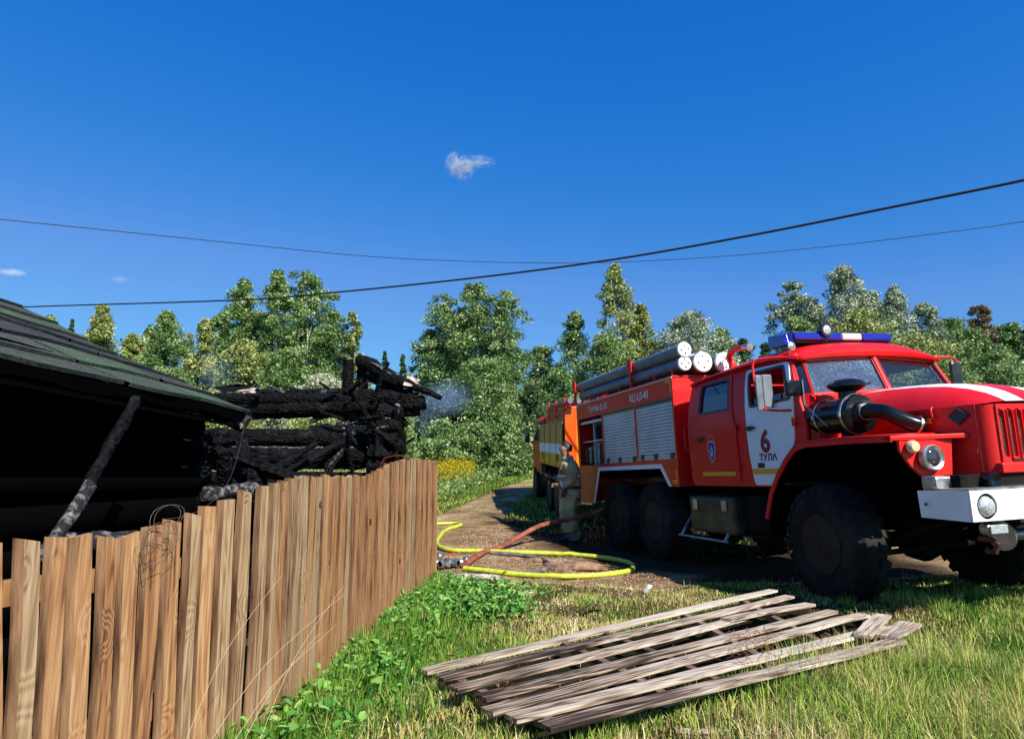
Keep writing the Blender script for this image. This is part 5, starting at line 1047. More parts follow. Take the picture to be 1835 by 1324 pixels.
for k, (x_, y_) in enumerate(((.06,.02), (-.05,.03), (.0,-.05))): obj('hand_wheel', MB().lathe([(.09,.008),(.12,.008)], c=(x_,y_,0), ax=(0,0,1), n=8).lathe([(.118,.04),(.13,.04),(.13,.03),(.118,.03)], c=(x_,y_,0), ax=(0,0,1), n=18, closed=True), M['red2'] if k != 1 else M['steel'], SPL, smooth=True)
for k, (px, py, lab) in enumerate(((788, 996, 'loose steel hose coupling nearest the fence end'), (836, 1003, 'small steel coupling on the brown hose end'))):
    q = on_road(px, py, .05); o = empty('coupling', tuple(q), lab, 'coupling'); obj('ring', MB().lathe([(-.05,.035),(-.03,.055),(.03,.055),(.05,.04)], ax=(.8,.5,.1), n=16), M['steel'], o, smooth=True)
    obj('bore', MB().lathe([(-.045,.03),(.052,.03),(.052,0)], ax=(.8,.5,.1), n=14), M['soot_shade'], o)
def rock(name, px, py, sx, sy, sz, m, lab, seed=0):
    bm = bmesh.new(); bmesh.ops.create_icosphere(bm, subdivisions=3, radius=1)
    for v in bm.verts:
        k = 1 + .35*noise.noise(v.co*1.3 + Vector((seed,0,0))) + .12*noise.noise(v.co*4+Vector((0,seed,0))); v.co = Vector((v.co.x*sx, v.co.y*sy, v.co.z*sz))*k
    me = bpy.data.meshes.new(name); bm.to_mesh(me); bm.free(); me.materials.append(m); me.polygons.foreach_set('use_smooth', [True]*len(me.polygons))
    o = bpy.data.objects.new(name, me); COL.objects.link(o); q = on_road(px, py, sz*.35); o.location = q; return tag(o, lab, 'rock')
M['rock'] = mat('sandstone', (.4,.3,.17), .9, build=noisy((.20,.14,.07), (.52,.40,.24), 7, bump=.9)); M['clod'] = mat('clod', (.2,.12,.07), .95, build=noisy((.12,.06,.035), (.36,.22,.13), 9, bump=1))
rock('rock', 862, 1066, .13, .17, .10, M['rock'], 'tan rounded rock beside the weeds near the fence end', 1)
rock('rock', 948, 1062, .06, .06, .035, M['rock'], 'small flat pale stone in the short grass', 5)
rock('earth_clod', 1030, 1015, .45, .20, .07, M['clod'], 'brown ridge of earth inside the hose loop', 3)
rock('earth_clod', 960, 1004, .30, .15, .04, M['clod'], 'low brown earth lump under the yellow hose', 8)
q = on_road(1162, 1062, .02)
tag(obj('paper_scrap', MB().loft([[(-.05, -.03+.01*math.sin(k), .01*k), (0, -.04, .05+.015*k), (.045, -.02, .07)] for k in range(1)] + [[(-.05, .03, .03), (0, .02, .09), (.05, .04, .08)], [(-.03, .08, .02), (.01, .09, .04), (.04, .07, .03)]]), M['cap'], loc=q), 'white scrap of crumpled paper lying in the grass', 'paper')
st = on_road(1210, 1308, .015); en = on_road(1305, 1310, .015)
tag(obj('wood_scrap', MB().bar(st, en, .035, .014), M['plank']), 'thin pale wood strip lying in the front grass', 'wood strip')

for k, (pa, pb, rr, mk_, lab) in enumerate((((1000,1092),(1032,1100),.009,'plankdk','pale brown stick lying left of the slats in short grass'), ((1040,1101),(1078,1092),.012,'char','short burnt black stick in the short grass'),
        ((985,1082),(1012,1087),.006,'plank','thin pale splinter in the short grass'), ((1660,1186),(1720,1200),.010,'plank','pale stick in the long grass at lower right'), ((905,1128),(935,1118),.008,'plankdk','brown twig beside the leafy weeds'))):
    a_, b_ = on_road(*pa, .02), on_road(*pb, .03); tag(obj('stick', MB().tube([a_, a_.lerp(b_, .5)+Vector((0,0,.01)), b_], [rr, rr*.9, rr*.5], 7), M[mk_], smooth=True), lab, 'stick')
# dry stalks leaning over the fence foot and wire
st = MB(); R3 = random.Random(9)
for k in range(5):
    a = atY(R3.uniform(330, 520), 1330, R3.uniform(2.5, 2.9)); L = R3.uniform(.3, .6); dx = R3.uniform(.3, .9); st.tube(smooth_path([a, (a[0]+dx*L*.35, a[1]+.15, a[2]+L*.5), (a[0]+dx*L*.9, a[1]+.45, a[2]+L*.95)], 5), [.0010-.00005*j for j in range(11)], 4)
tag(obj('dry_stalks', st, M['straw']), 'thin straw coloured stalks leaning in front of the fence', None, kind='stuff')
wr = MB()
for k in range(11):
    c = atY(R3.uniform(262, 300), R3.uniform(935, 985), 2.90); r1, r2 = R3.uniform(.03, .075), R3.uniform(.03, .09); tl = R3.uniform(-.5, .5)
    wr.tube([(c[0]+.03+r1*math.cos(a)*.8+.02*math.sin(2*a), c[1]-.03+r1*.5*math.cos(a)+.05*math.sin(a+tl), c[2]+r2*math.sin(a)) for a in np.linspace(0, R3.uniform(5, 6.3), 20)], .0009, 4)
wr.tube(smooth_path([atY(290,930,2.95), atY(330,925,3.1), atY(372,905,3.4), atY(405,870,3.9), atY(425,820,4.4), atY(438,760,5.0)], 6), .0010, 4)
tag(obj('wire_coil', wr, M['wire']), 'tangle of thin wire hooked over the fence boards', 'wire')
br = MB()
for k in range(60):
    c = atZ(R3.choice([1355, 1340, 1375, 1310, 1470]) + R3.uniform(-30, 30), R3.choice([1140, 1150, 1175]) + R3.uniform(-10, 14), .18); a = R3.uniform(0, 6.28); l = R3.uniform(.04, .13); br.tube([(c[0], c[1], .18), (c[0]+l*math.cos(a)*.5, c[1]+l*math.sin(a)*.5, .19+R3.uniform(0, .05)), (c[0]+l*math.cos(a), c[1]+l*math.sin(a), .19)], .002, 3)
tag(obj('dead_twigs', br, M['twig']), 'small red brown heap of dead twigs on the slats', None, kind='stuff')

# ================================================================== burnt shed with shingle roof
SH = empty('burnt_shed', (-2.9, 3.5, 0), 'burnt black shed with green and grey shingle roof behind the fence', 'shed')
ex_, tipy, ez_, sl = -2.08, 5.2, 1.83, .445; nrm_ = Vector((sl, 0, 1)).normalized(); upv = Vector((-1, 0, sl)).normalized()
def rp(u, y, h=0): # u metres up the slope from the eave
    sag = .03*math.sin(y*1.7+u*2)+.02*math.sin(u*5+y)
    p = Vector((ex_-.03*(5.2-y), y, ez_)) + upv*u + nrm_*(h+sag*.5); return (p.x+2.9, p.y-3.5, p.z)
deck = MB(); ys_ = np.linspace(1.2, tipy, 14)
deck.loft([[rp(u, y, -.03) for u in np.linspace(0, 2.9, 8)] for y in ys_]); dk = obj('roof_deck', deck, M['char'], SH); md = dk.modifiers.new('t','SOLIDIFY'); md.thickness = .06; md.offset = -1 
R4 = random.Random(4); row = 0; u0 = -.03
while u0 < 2.85:
    du = .29; y = tipy + .03 - R4.uniform(.2, .5)*(row % 2)
    y1 = tipy + .02
    while y1 > 1.2:
        y0 = y1 - R4.uniform(.75, 1.15); w0 = R4.uniform(-.008, .008); mb = MB(); a_ = []; b_ = []
        secs = []
        for yy in np.linspace(y1-.010, y0+.010, 5):
            wob = .018*math.sin(yy*6+row*2); secs.append([rp(u0+wob+w0, yy, .006), rp(u0+wob+w0, yy, .028), rp(u0+du*.5, yy, .020+.006*math.sin(yy*7)), rp(u0+du+.04, yy, .004)])
        o = obj('shingle', mb.loft(secs), M['shingle'], SH); y1 = y0
    u0 += du; row += 1
ev = MB().loft([[rp(-.04, y, .0), rp(-.05, y, -.055 - .012*math.sin(y*8)), rp(.0, y, -.06)] for y in np.linspace(1.2, tipy+.02, 40)]); obj('fascia', ev, M['soot_shade'], SH)
rk = MB().loft([[rp(u, tipy+.02, .01), rp(u, tipy+.03, -.14 - .02*math.sin(u*9)), rp(u, tipy-.03, -.15)] for u in np.linspace(-.05, 2.9, 24)]); obj('rake_board', rk, M['char'], SH)
obj('wall', MB().box(-2.50+2.9, -2.42+2.9, -2.4, 1.45, -.2, 1.98), M['soot_shade'], SH)
obj('wall', MB().box(-2.50+2.9-2.6, -2.46+2.9, 1.40, 1.48, -.2, 1.98), M['soot_shade'], SH)
for k in range(9): obj('wall_log', MB().tube([(-2.40+2.9, -2.4, .10+.2*k), (-2.40+2.9, 1.55, .10+.2*k)], .095, 10), M['soot_shade'], SH, smooth=True)
obj('soffit_board', MB().hexa([(.42+.05, -2.3, 1.76), (.83, -2.3, 1.70), (.83, 1.66, 1.70), (.47, 1.66, 1.76)], [(.47, -2.3, 1.78), (.83, -2.3, 1.72), (.83, 1.66, 1.72), (.47, 1.66, 1.78)]), M['soot_shade'], SH)
q1 = [atY(398, 757, 5.1), atY(440, 738, 5.15), atY(446, 748, 5.15), atY(432, 768, 5.1)]
obj('rafter_end', MB().hexa([(p[0]+2.9, p[1]-3.5, p[2]) for p in q1], [(p[0]+2.9-.02, p[1]-3.5+.12, p[2]) for p in q1]), M['ash'], SH)
def charlog(name, a, b, r, m, parent=None, n=12, seed=0, off=(0,0,0), lab=None, cat=None, rough=.22, tap=1.0):
    a, b = Vector(a), Vector(b); k = max(6, int((b-a).length/.08)); mb = MB().tube([a.lerp(b, j/k) for j in range(k+1)], [r*(1+(tap-1)*j/k) for j in range(k+1)], n)
    for i, v in enumerate(mb.v):
        p = Vector(v); ax = a + (b-a)*max(0, min(1, (p-a).dot(b-a)/(b-a).length_squared)); f = 1 + rough*noise.noise(p*7+Vector((seed,0,0))) + .18*noise.noise(p*23); q = ax + (p-ax)*f; 
        if (p-a).length < r*1.3 or (p-b).length < r*1.3: q = q + (b-a).normalized()*r*.5*noise.noise(p*11)
        mb.v[i] = tuple(q - Vector(off))
    o = obj(name, mb, m, parent, smooth=True)
    if cat: tag(o, lab, cat)
    return o
charlog('charred_log', atY(70, 1010, 2.75), atY(162, 870, 3.05), .032, M['ash'], seed=3, lab='charred leaning timber with silvery ash behind the left fence boards', cat='charred timber', rough=.4)
charlog('charred_log', atY(158, 870, 3.05), atY(245, 715, 3.5), .028, M['char'], seed=5, lab='charred upright timber leaning under the shed eave', cat='charred timber', rough=.4)
charlog('charred_log', atY(262, 968, 3.6), atY(90, 972, 3.2), .05, M['ash'], seed=6, lab='grey burnt timber lying level behind the left boards', cat='charred timber', rough=.4)
charlog('charred_log', atY(365, 886, 5.2), atY(462, 874, 5.6), .055, M['ash'], seed=7, lab='ash covered timber end just above the fence boards', cat='charred timber', rough=.5)
charlog('charred_log', atY(340, 960, 5.2), atY(355, 760, 5.3), .05, M['char'], seed=9, lab='thin charred upright beside the shed corner', cat='charred timber', rough=.4)
charlog('charred_log', atY(375, 900, 6.0), atY(300, 790, 6.4), .09, M['char'], seed=10, lab='fallen charred rafter below the shed corner', cat='charred timber', rough=.4)

HP = empty('charred_timber_pile', (-2.4, 6.2, 0), 'black pile of collapsed charred timbers between the shed corner and the log ruin', 'timber pile')
R6 = random.Random(21)
for k in range(60):
    D_ = R6.uniform(5.4, 8.2); u = R6.random(); p0 = atY(330 + 150*u + R6.uniform(-30, 30), 770 + 60*u + R6.uniform(-20, 110), D_); L0 = R6.uniform(.5, 1.5)
    dn = Vector((R6.uniform(-1, .6), R6.uniform(-.6, .6), R6.uniform(-1.2, .35))).normalized()*L0
    charlog('timber', p0, Vector(p0)+dn, R6.uniform(.03, .09), M['char'] if R6.random() < .85 else M['soot_shade2'], HP, 8, 200+k, (-2.4, 6.2, 0), rough=.4, tap=R6.uniform(.5, 1))
# ================================================================== burnt log building behind the fence end
LB = empty('burnt_log_house', (-2.5, 11, 0), 'roofless burnt log building with collapsed rafters behind the fence', 'burnt house')
o3 = (-2.5, 11, 0)
def lg(name, p, q, Dp, Dq, r, m='char', seed=0, rough=.14, tap=1.0): return charlog(name, atY(*p, Dp), atY(*q, Dq), r, M[m], LB, 12, seed, o3, rough=rough, tap=tap)
lg('wall_log', (330,716), (748,714), 11, 11, .105, seed=1); lg('wall_log', (330,738), (762,722), 11.05, 11.0, .12, seed=2)
lg('wall_log', (330,742), (752,735), 11.08, 11.08, .10, seed=12); lg('wall_log', (380,783), (700,785), 11, 11, .145, seed=3); lg('wall_log', (560,772), (700,772), 11.1, 11.1, .10, seed=4, rough=.4)
lg('wall_log', (350,817), (705,819), 11, 11, .14, seed=5); lg('wall_log', (350,828), (700,830), 11.02, 11.02, .10, seed=15)
lg('wall_log', (340,856), (700,858), 11, 11, .11, seed=6); lg('wall_log', (320,880), (700,880), 11, 11, .13, seed=7)
lg('wall_log', (310,905), (700,905), 11, 11, .13, seed=8); lg('wall_log', (300,930), (700,930), 11, 11, .13, seed=9)
lg('wall_log', (360,800), (600,806), 13.4, 13.6, .05, 'ash', seed=41); lg('wall_log', (560,770), (640,770), 11, 11, .06, seed=42)
for k, (py, r_) in enumerate(((716,.11),(740,.11),(764,.10),(788,.12),(812,.12),(838,.12),(862,.12),(886,.12))):
    a = atY(716-[0,4,8,14,20,22,24,24][k], py, 10.9); lgo = charlog('side_wall_log', a, (a[0]-.5, a[1]+[2.5,3.2,3.8,4,4,4,4,4][k], a[2]), r_, M['char'], LB, 12, 20+k, o3)
    c0 = atY(716-[0,4,8,14,20,22,24,24][k], py, 10.9); charlog('corner_log_end', (c0[0]-.28, c0[1]-.12, c0[2]+.03), (c0[0]+.10, c0[1]-.12, c0[2]-.02), r_*1.05, M['char'], LB, 12, 60+k, o3, rough=.4)
lg('post', (622,772), (624,645), 11.2, 11.2, .088, seed=31, rough=.35); lg('post', (652,772), (648,642), 11.3, 11.3, .088, seed=32, rough=.3)
lg('post', (672,770), (676,742), 11, 11, .10, seed=33)
lg('rafter', (643,644), (722,690), 11.2, 11.0, .12, seed=34, rough=.5); lg('rafter', (700,676), (792,713), 11.0, 10.8, .085, seed=35, rough=.5, tap=.5)
lg('rafter', (655,672), (705,692), 11.6, 11.2, .09, seed=36); lg('rafter', (690,700), (700,680), 11.2, 11.1, .12, seed=37, rough=.5)
lg('rafter', (668,655), (760,700), 11.1, 10.9, .04, 'ash', seed=38, rough=.6)
lg('wall_plate', (470,703), (740,703), 11.1, 11.1, .055, seed=39, rough=.5)
R5 = random.Random(12)
for k in range(46):
    if k < 22: p0 = atY(R5.uniform(600, 735), R5.uniform(715, 800), R5.uniform(10.6, 11.4)); L0 = R5.uniform(.25, .8)
    elif k < 34: p0 = atY(R5.uniform(420, 640), R5.uniform(700, 708), R5.uniform(10.8, 11.3)); L0 = R5.uniform(.15, .45)
    else: p0 = atY(R5.uniform(560, 720), R5.uniform(765, 835), R5.uniform(10.5, 10.9)); L0 = R5.uniform(.3, .9)
    dz = R5.uniform(-.9, .9) if k < 22 or k >= 34 else R5.uniform(-.1, .35); dx_ = R5.uniform(-1, 1); dn = Vector((dx_, R5.uniform(-.4, .4), dz)).normalized()*L0; q0 = Vector(p0) + dn
    charlog('broken_timber', p0, q0, R5.uniform(.025, .06), M['char'] if R5.random() < .8 else M['ash'], LB, 7, 100+k, o3, rough=.5, tap=R5.uniform(.3, 1))
M['tin'] = mat('scorched_tin', (.45,.33,.26), .6, metal=.1, build=noisy((.05,.035,.03), (.55,.42,.33), 7, bump=.5, lo=.38, hi=.55))
def plate(pts, D, curl=.08, m='tin', parent=LB, name='roof_sheet'):
    P4 = [Vector(tuple(atY(x_, y_, D+dd))) for x_, y_, dd in pts]; k = len(P4); mid = sum(P4, Vector())/k + Vector((0, 0, curl)); mb = MB(); vs_ = [tuple(p - Vector(o3)) for p in P4] + [tuple(mid - Vector(o3))]
    mb.add(vs_, [(i, (i+1) % k, k) for i in range(k)]); o = obj(name, mb, M[m], parent); o.modifiers.new('t', 'SOLIDIFY').thickness = .008; return o
plate([(382,694,.3),(425,688,0),(455,690,.2),(440,700,0),(400,704,-.2)], 11.2, .03, 'char'); plate([(425,700,0),(450,694,.3),(482,697,.3),(478,706,0),(445,708,-.2)], 11.1, .02)
plate([(533,706,0),(560,699,.3),(598,700,.3),(640,706,.2),(628,713,-.2),(575,712,-.2)], 11.1, .03); plate([(590,712,-.1),(620,698,.4),(665,702,.4),(660,712,0)], 11.15, .03, 'char')
plate([(722,690,-.1),(733,665,.2),(740,676,.1),(753,680,.2),(746,688,0),(735,692,-.1)], 10.9, .02); plate([(664,648,0),(690,655,.2),(720,672,.1),(700,672,-.1)], 11.0, .03, 'ash')
plate([(655,704,0),(700,696,.3),(740,700,.3),(735,708,0)], 11.0, .02, 'char')
rs = MB(); 
for (px_, py_) in ((690,822),(705,817),(722,816),(738,822)): pass
a_ = [atY(px_, py_, 9.9) for px_, py_ in ((682,832),(688,820),(700,816),(716,815),(732,818),(742,826),(744,840))]
rs.loft([[tuple(p) for p in a_], [(p[0]-.1, p[1]+.9, p[2]+.02) for p in a_]]); M['maroon'] = mat('maroon_paint', (.16,.015,.02), .45, build=noisy((.10,.010,.014),(.24,.03,.03),5))
o = obj('metal_sheet', rs, M['maroon']); o.modifiers.new('t','SOLIDIFY').thickness = .01; tag(o, 'dark red curved sheet showing just above the far fence boards', 'metal sheet')
# burnt heap behind the fence
hv, hf = grid(np.arange(-6.5, -1.6, .14), np.arange(5.6, 13.2, .14), lambda X, Y: ghv(X, Y)-.1 + (.28+.55*fbm(X, Y, 1.6, 71))*np.clip((X+6.5)/1.2, 0, 1)*np.clip((-1.6-X)/.8, 0, 1)*np.clip((Y-5.6)/.9, 0, 1)*np.clip((13.2-Y)/.9, 0, 1))
mesh_np('charred_debris', hv, hf, M['char'], 4, smooth=False, kind='stuff', label='heap of black charred debris behind the fence')

# ================================================================== overhead cables
def cable(name, pts, r, lab):
    return tag(obj(name, MB().tube(smooth_path([tuple(atY(*p)) for p in pts], 8), r, 6), M['cable']), lab, 'cable', 'overhead cables')
M['cable'] = mat('cable_sheath', (.012,.012,.018), .6)
cable('overhead_cable', [(-160,562,23),(20,551,21.5),(420,538,18.5),(600,524,17),(850,498,15.2),(1100,465,13.4),(1350,421,11.8),(1600,371,10.4),(1835,323,9.3),(2100,262,8.4)], .022, 'thick black twisted cable crossing low in front of the trees')
cable('overhead_cable', [(-200,370,14),(0,393,15),(215,415,16),(430,437,17),(640,458,18),(800,467,18.6),(950,471,19),(1100,470,19),(1300,459,18.6),(1500,440,18),(1700,416,17),(1835,397,16.4),(2050,360,15)], .010, 'thin grey cable sagging across the sky above')

# ================================================================== trees and bushes
LS = {
 'birch':  [(0,(.020,.052,.010)),(.3,(.06,.125,.026)),(.6,(.135,.22,.055)),(.85,(.26,.35,.12)),(1,(.38,.45,.20))],
 'yellow': [(0,(.03,.055,.010)),(.3,(.095,.145,.028)),(.6,(.22,.265,.065)),(.85,(.38,.40,.13)),(1,(.52,.50,.22))],
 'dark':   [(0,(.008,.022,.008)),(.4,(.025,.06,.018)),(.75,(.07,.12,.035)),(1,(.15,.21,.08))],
 'willow': [(0,(.035,.06,.03)),(.3,(.11,.155,.08)),(.6,(.24,.29,.17)),(.85,(.40,.44,.30)),(1,(.54,.57,.44))],
 'pale':   [(0,(.07,.09,.04)),(.3,(.17,.20,.10)),(.6,(.32,.34,.20)),(1,(.52,.53,.38))],
 'russet': [(0,(.03,.02,.012)),(.4,(.12,.06,.035)),(.7,(.18,.15,.06)),(1,(.28,.16,.10))]}
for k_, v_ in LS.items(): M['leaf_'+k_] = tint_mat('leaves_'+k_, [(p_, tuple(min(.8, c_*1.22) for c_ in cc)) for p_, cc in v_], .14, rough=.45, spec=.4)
M['bark_w'] = mat('birch_bark', (.5,.48,.44), .8, build=noisy((.06,.055,.05), (.62,.60,.55), 3, bump=.3, lo=.38, hi=.5, stretch=(1,1,.5)))
M['bark_d'] = mat('dark_bark', (.07,.055,.04), .9, build=noisy((.03,.024,.018), (.13,.10,.075), 6, bump=.6))
PROF = {'birch': lambda t: np.interp(t, [0,.12,.3,.55,.8,.93,1], [.45,.85,1,.9,.52,.25,.04]),
        'round': lambda t: np.interp(t, [0,.12,.35,.6,.8,.94,1], [.6,.95,1,.97,.78,.42,.1]),
        'column': lambda t: np.interp(t, [0,.15,.4,.7,.9,1], [.6,.9,1,.85,.5,.08]),
        'spruce': lambda t: np.interp(t, [0,.5,.75,.92,1], [1,.75,.5,.18,.02]),
        'multi': lambda t: np.interp(t, [0,.15,.4,.7,.88,1], [.6,.95,1,.92,.7,.3])}
def leaf_cards(C, R, cnt, size, tint, r, droop=0.2, out=None):
    "C clump centres, R clump radii; returns V (4n,3), F, tint"
    n = len(C)*cnt; c = np.repeat(C, cnt, 0); rr = np.repeat(R, cnt, 0)[:, None] if np.ndim(R) == 1 else np.repeat(R, cnt, 0)
    g = r.normal(0, 1, (n, 3)); g /= np.linalg.norm(g, axis=1)[:, None]; g *= (r.uniform(0, 1, n)**.45)[:, None]
    p = c + g*rr*np.array([1, 1, .75]); p[:, 2] -= np.abs(r.normal(0, droop, n))*rr.mean(1)*.6
    d = r.normal(0, 1, (n, 3)); d[:, 2] = d[:, 2]*.6 - .25; d /= np.linalg.norm(d, axis=1)[:, None]
    nn = g*.7 + r.normal(0, .55, (n, 3)) + np.array([0, 0, .35]); s = np.cross(d, nn); s /= (np.linalg.norm(s, axis=1)[:, None]+1e-6)
    l = (size*r.uniform(.55, 1.4, n))[:, None]; w = l*.62
    V = np.stack([p - d*l*.5, p + s*w*.5 + d*l*.1, p + d*l*.4 - s*w*.4], 1).reshape(-1, 3); F_ = np.arange(n*3).reshape(-1, 3)
    tt = np.repeat(np.clip(np.repeat(tint, cnt) + r.normal(0, .2, n), 0, 1), 3); return V, F_, tt
for k_ in LS: pass
NTREE = [0]
def tree(px, ytop, hw, D, prof, leafk, name, label, t0=.12, nc=None, bark='bark_w', group='trees behind the track', lim=1.0, cnt=105, tilt=0, tint=.45, ybase=None, trunk=True, gap=.08, cl=.145, cat='tree'):
    NTREE[0] += 1; seed = 100+NTREE[0]; r = np.random.default_rng(seed)
    top = atY(px, ytop, D); bx, by = top[0]-tilt, D; bz = float(ghv(np.array(bx), np.array(by))) - .1; h = top[2]-bz; RW_ = hw/F*D
    T_ = empty(name, (bx, by, bz), label, cat, group)
    # crown: lobes on a noisy profile
    A_ = max(2.0, h*RW_); nc = nc or int(min(420, 70 + A_*6.5)); t = t0 + (1-t0)*r.uniform(0, 1, nc)**.85; a = r.uniform(0, 2*np.pi, nc)
    rad = PROF[prof]((t-t0)/(1-t0))*RW_; lob = .80 + .30*np.sin(a*2+seed) * np.sin(t*9+seed*2) + .22*np.sin(a*5+t*17+seed)
    q = r.uniform(gap, 1, nc)**.75; rr = rad*np.clip(lob, .45, 1.12)*q
    C = np.stack([rr*np.cos(a) + tilt*t, rr*np.sin(a), h*t - .0], 1)
    Rr = h*.0 + RW_*cl*r.uniform(.7, 1.45, nc)*np.interp(t, [0, .8, 1], [1.15, 1, .62]) + .12; Rr = Rr*.45 if prof == 'spruce' else Rr; C[:, 2] = np.minimum(C[:, 2], h - Rr*.4)
    ti = np.clip(tint + r.normal(0, .17, nc) + .10*(t-.5), 0, 1)
    size = D*.0043
    V, Fc, tt = leaf_cards(C, Rr, cnt, size, ti, r)
    if trunk:
        mb = MB(); r0 = max(.04, h*.0075); pts = [(tilt*(k/8) + .04*h*.2*math.sin(k*.9+seed), .03*h*.2*math.cos(k*1.3+seed), h*.93*k/8) for k in range(9)]
        mb.tube(pts, [r0*(1-.85*k/8) for k in range(9)], 8); obj('trunk', mb, M[bark], T_, smooth=True)
        lb_ = MB(); idx = r.choice(nc, min(nc, 12), replace=False)
        for i in idx:
            z0_ = max(.12*h, C[i, 2]*.72); k = min(7.99, z0_/(h*.93)*8); j = int(k); f = k-j; p0 = Vector(pts[j]).lerp(Vector(pts[min(8, j+1)]), f); pe = Vector(C[i])
            lb_.tube([p0, p0.lerp(pe, .5)+Vector((0, 0, .06*h*.3)), pe], [r0*.34, r0*.2, r0*.07], 5)
        obj('limbs', lb_, M[bark], T_, smooth=True)['kind'] = 'stuff'
    mesh_np('crown', V, Fc, M['leaf_'+leafk], 3, tint=tt, parent=T_)
    return T_
B = 'birches at the left'; Cg = 'trees in the middle'; Rg = 'trees behind the front engine'
# (px, top y, half width px, depth, profile, leaves, name, label)
TR = [
 (60,596,34,52,'birch','yellow','birch_tree','thin yellowing birch tip rising above the shed ridge at far left'),
 (92,566,26,54,'birch','yellow','birch_tree','small yellow green birch just right of the roof ridge'),
 (130,572,20,60,'spruce','dark','spruce_tree','small dark spruce tip between the left birches'),
 (185,548,50,48,'birch','yellow','birch_tree','bright yellow green birch under the cable at the left'),
 (238,600,40,50,'round','yellow','birch_tree','low olive yellow tree right of the bright left birch'),
 (300,560,56,47,'birch','birch','birch_tree','broad green birch with ragged top above the shed roof'),
 (338,598,28,55,'birch','willow','birch_tree','sparse pale birch behind the ragged green one'),
 (368,572,34,45,'birch','yellow','birch_tree','pointed golden green birch left of the tall dark group'),
 (436,500,46,46,'column','birch','birch_tree','tall slim dark birch, leftmost of the high left group'),
 (500,484,52,44,'birch','birch','birch_tree','highest birch in the middle of the left group'),
 (556,489,58,45,'multi','birch','birch_tree','broad topped birch with white limbs right of the highest'),
 (600,560,46,42,'round','birch','birch_tree','lower green birch filling the right of the tall group'),
 (632,562,26,41,'column','yellow','birch_tree','slim lighter birch at the right edge of the left group'),
 (440,610,60,40,'round','yellow','birch_tree','low yellowish tree in front of the tall left group'),
 (515,625,60,39,'round','birch','alder_tree','bushy green tree beneath the highest left birch'),
 (690,630,18,80,'spruce','dark','spruce_tree','tiny distant spruce above the collapsed rafter'),
 (722,636,22,75,'spruce','dark','spruce_tree','small distant spruce left of the central tree mass'),
 (655,650,26,70,'spruce','birch','spruce_tree','faint distant conifer behind the charred posts'),
 (772,592,38,40,'round','birch','aspen_tree','low left flank tree of the central mass, near the smoke'),
 (800,530,56,38,'multi','birch','aspen_tree','left shoulder of the big central tree mass with russet tips'),
 (850,509,58,37,'multi','birch','aspen_tree','highest tree of the big central mass'),
 (905,520,50,36,'multi','birch','aspen_tree','right shoulder of the big central mass against clear sky'),
 (870,640,80,34,'round','birch','aspen_tree','leafy lower front of the big central tree mass'),
 (835,560,66,43,'round','birch','aspen_tree','background tree filling the heart of the central mass'),
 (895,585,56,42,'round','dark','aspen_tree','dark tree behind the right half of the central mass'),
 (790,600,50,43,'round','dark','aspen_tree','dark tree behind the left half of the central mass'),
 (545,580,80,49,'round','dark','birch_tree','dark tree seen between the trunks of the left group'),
 (972,622,44,44,'round','birch','alder_tree','rounded dark tree in the dip right of the central mass'),
 (1030,560,44,42,'birch','birch','poplar_tree','sparse bluish young tree left of the tall yellow topped birch'),
 (1104,474,52,40,'birch','yellow','birch_tree','tall birch with yellow top standing over the hose tubes'),
 (1148,545,34,41,'column','yellow','birch_tree','yellow flanking branch tree right of the tall birch'),
 (1085,600,80,38,'round','birch','birch_tree','dense lower green tree behind the roof rack'),
 (1235,560,74,40,'round','willow','willow_tree','rounded grey green willow behind the white tube caps'),
 (1175,612,50,42,'round','birch','alder_tree','small green tree between tall birch and rounded willow'),
 (1330,608,34,60,'round','dark','pine_tree','dark distant pine seen over the water monitor'),
 (1372,615,24,58,'round','dark','pine_tree','small dark pine left of the blue light bar'),
 (1418,506,46,42,'multi','willow','willow_tree','feathery silver willow left of the highest right one'),
 (1510,478,62,41,'round','willow','willow_tree','highest silver green willow above the light bar'),
 (1600,514,46,42,'birch','willow','willow_tree','slim silver willow right of the highest one'),
 (1655,545,50,43,'round','willow','willow_tree','lower sloping willow right of the slim one'),
 (1535,556,90,36,'round','yellow','willow_bush','bright yellow green bush mass behind the light bar'),
 (1430,570,60,37,'round','birch','willow_tree','green tree behind the left end of the light bar'),
 (1752,548,34,44,'multi','russet','maple_tree','russet topped tree at the right skyline'),
 (1730,590,80,38,'round','birch','maple_tree','wide green tree below the russet top'),
 (1812,580,44,40,'round','birch','maple_tree','rounded green tree near the right frame edge'),
 (1845,572,26,36,'round','dark','spruce_tree','dark tree cut by the right frame edge'),
 (1640,600,90,34,'round','yellow','willow_bush','olive bush seen over the right end of the cab roof'),
 (1880,600,90,36,'round','birch','maple_tree','green tree mostly beyond the right frame edge'),
 (1462,545,56,45,'round','willow','willow_tree','mid height willow filling between the two left silver willows'),
 (1560,525,56,46,'round','willow','willow_tree','silver willow tucked behind the highest one'),
 (1700,572,64,47,'round','birch','willow_tree','green willow closing the gap left of the russet top'),
 (1790,585,60,48,'round','birch','maple_tree','background green tree between russet top and frame edge'),
 (1290,590,50,46,'round','birch','willow_tree','green tree right of the rounded grey willow'),
 (270,592,44,52,'round','birch','birch_tree','background green birch between the yellow left birches'),
 (400,560,36,50,'round','birch','birch_tree','background green birch left of the tall slim dark birch'),
 (470,560,60,47,'round','birch','birch_tree','leafy crown joining the two tallest left birches'),
]
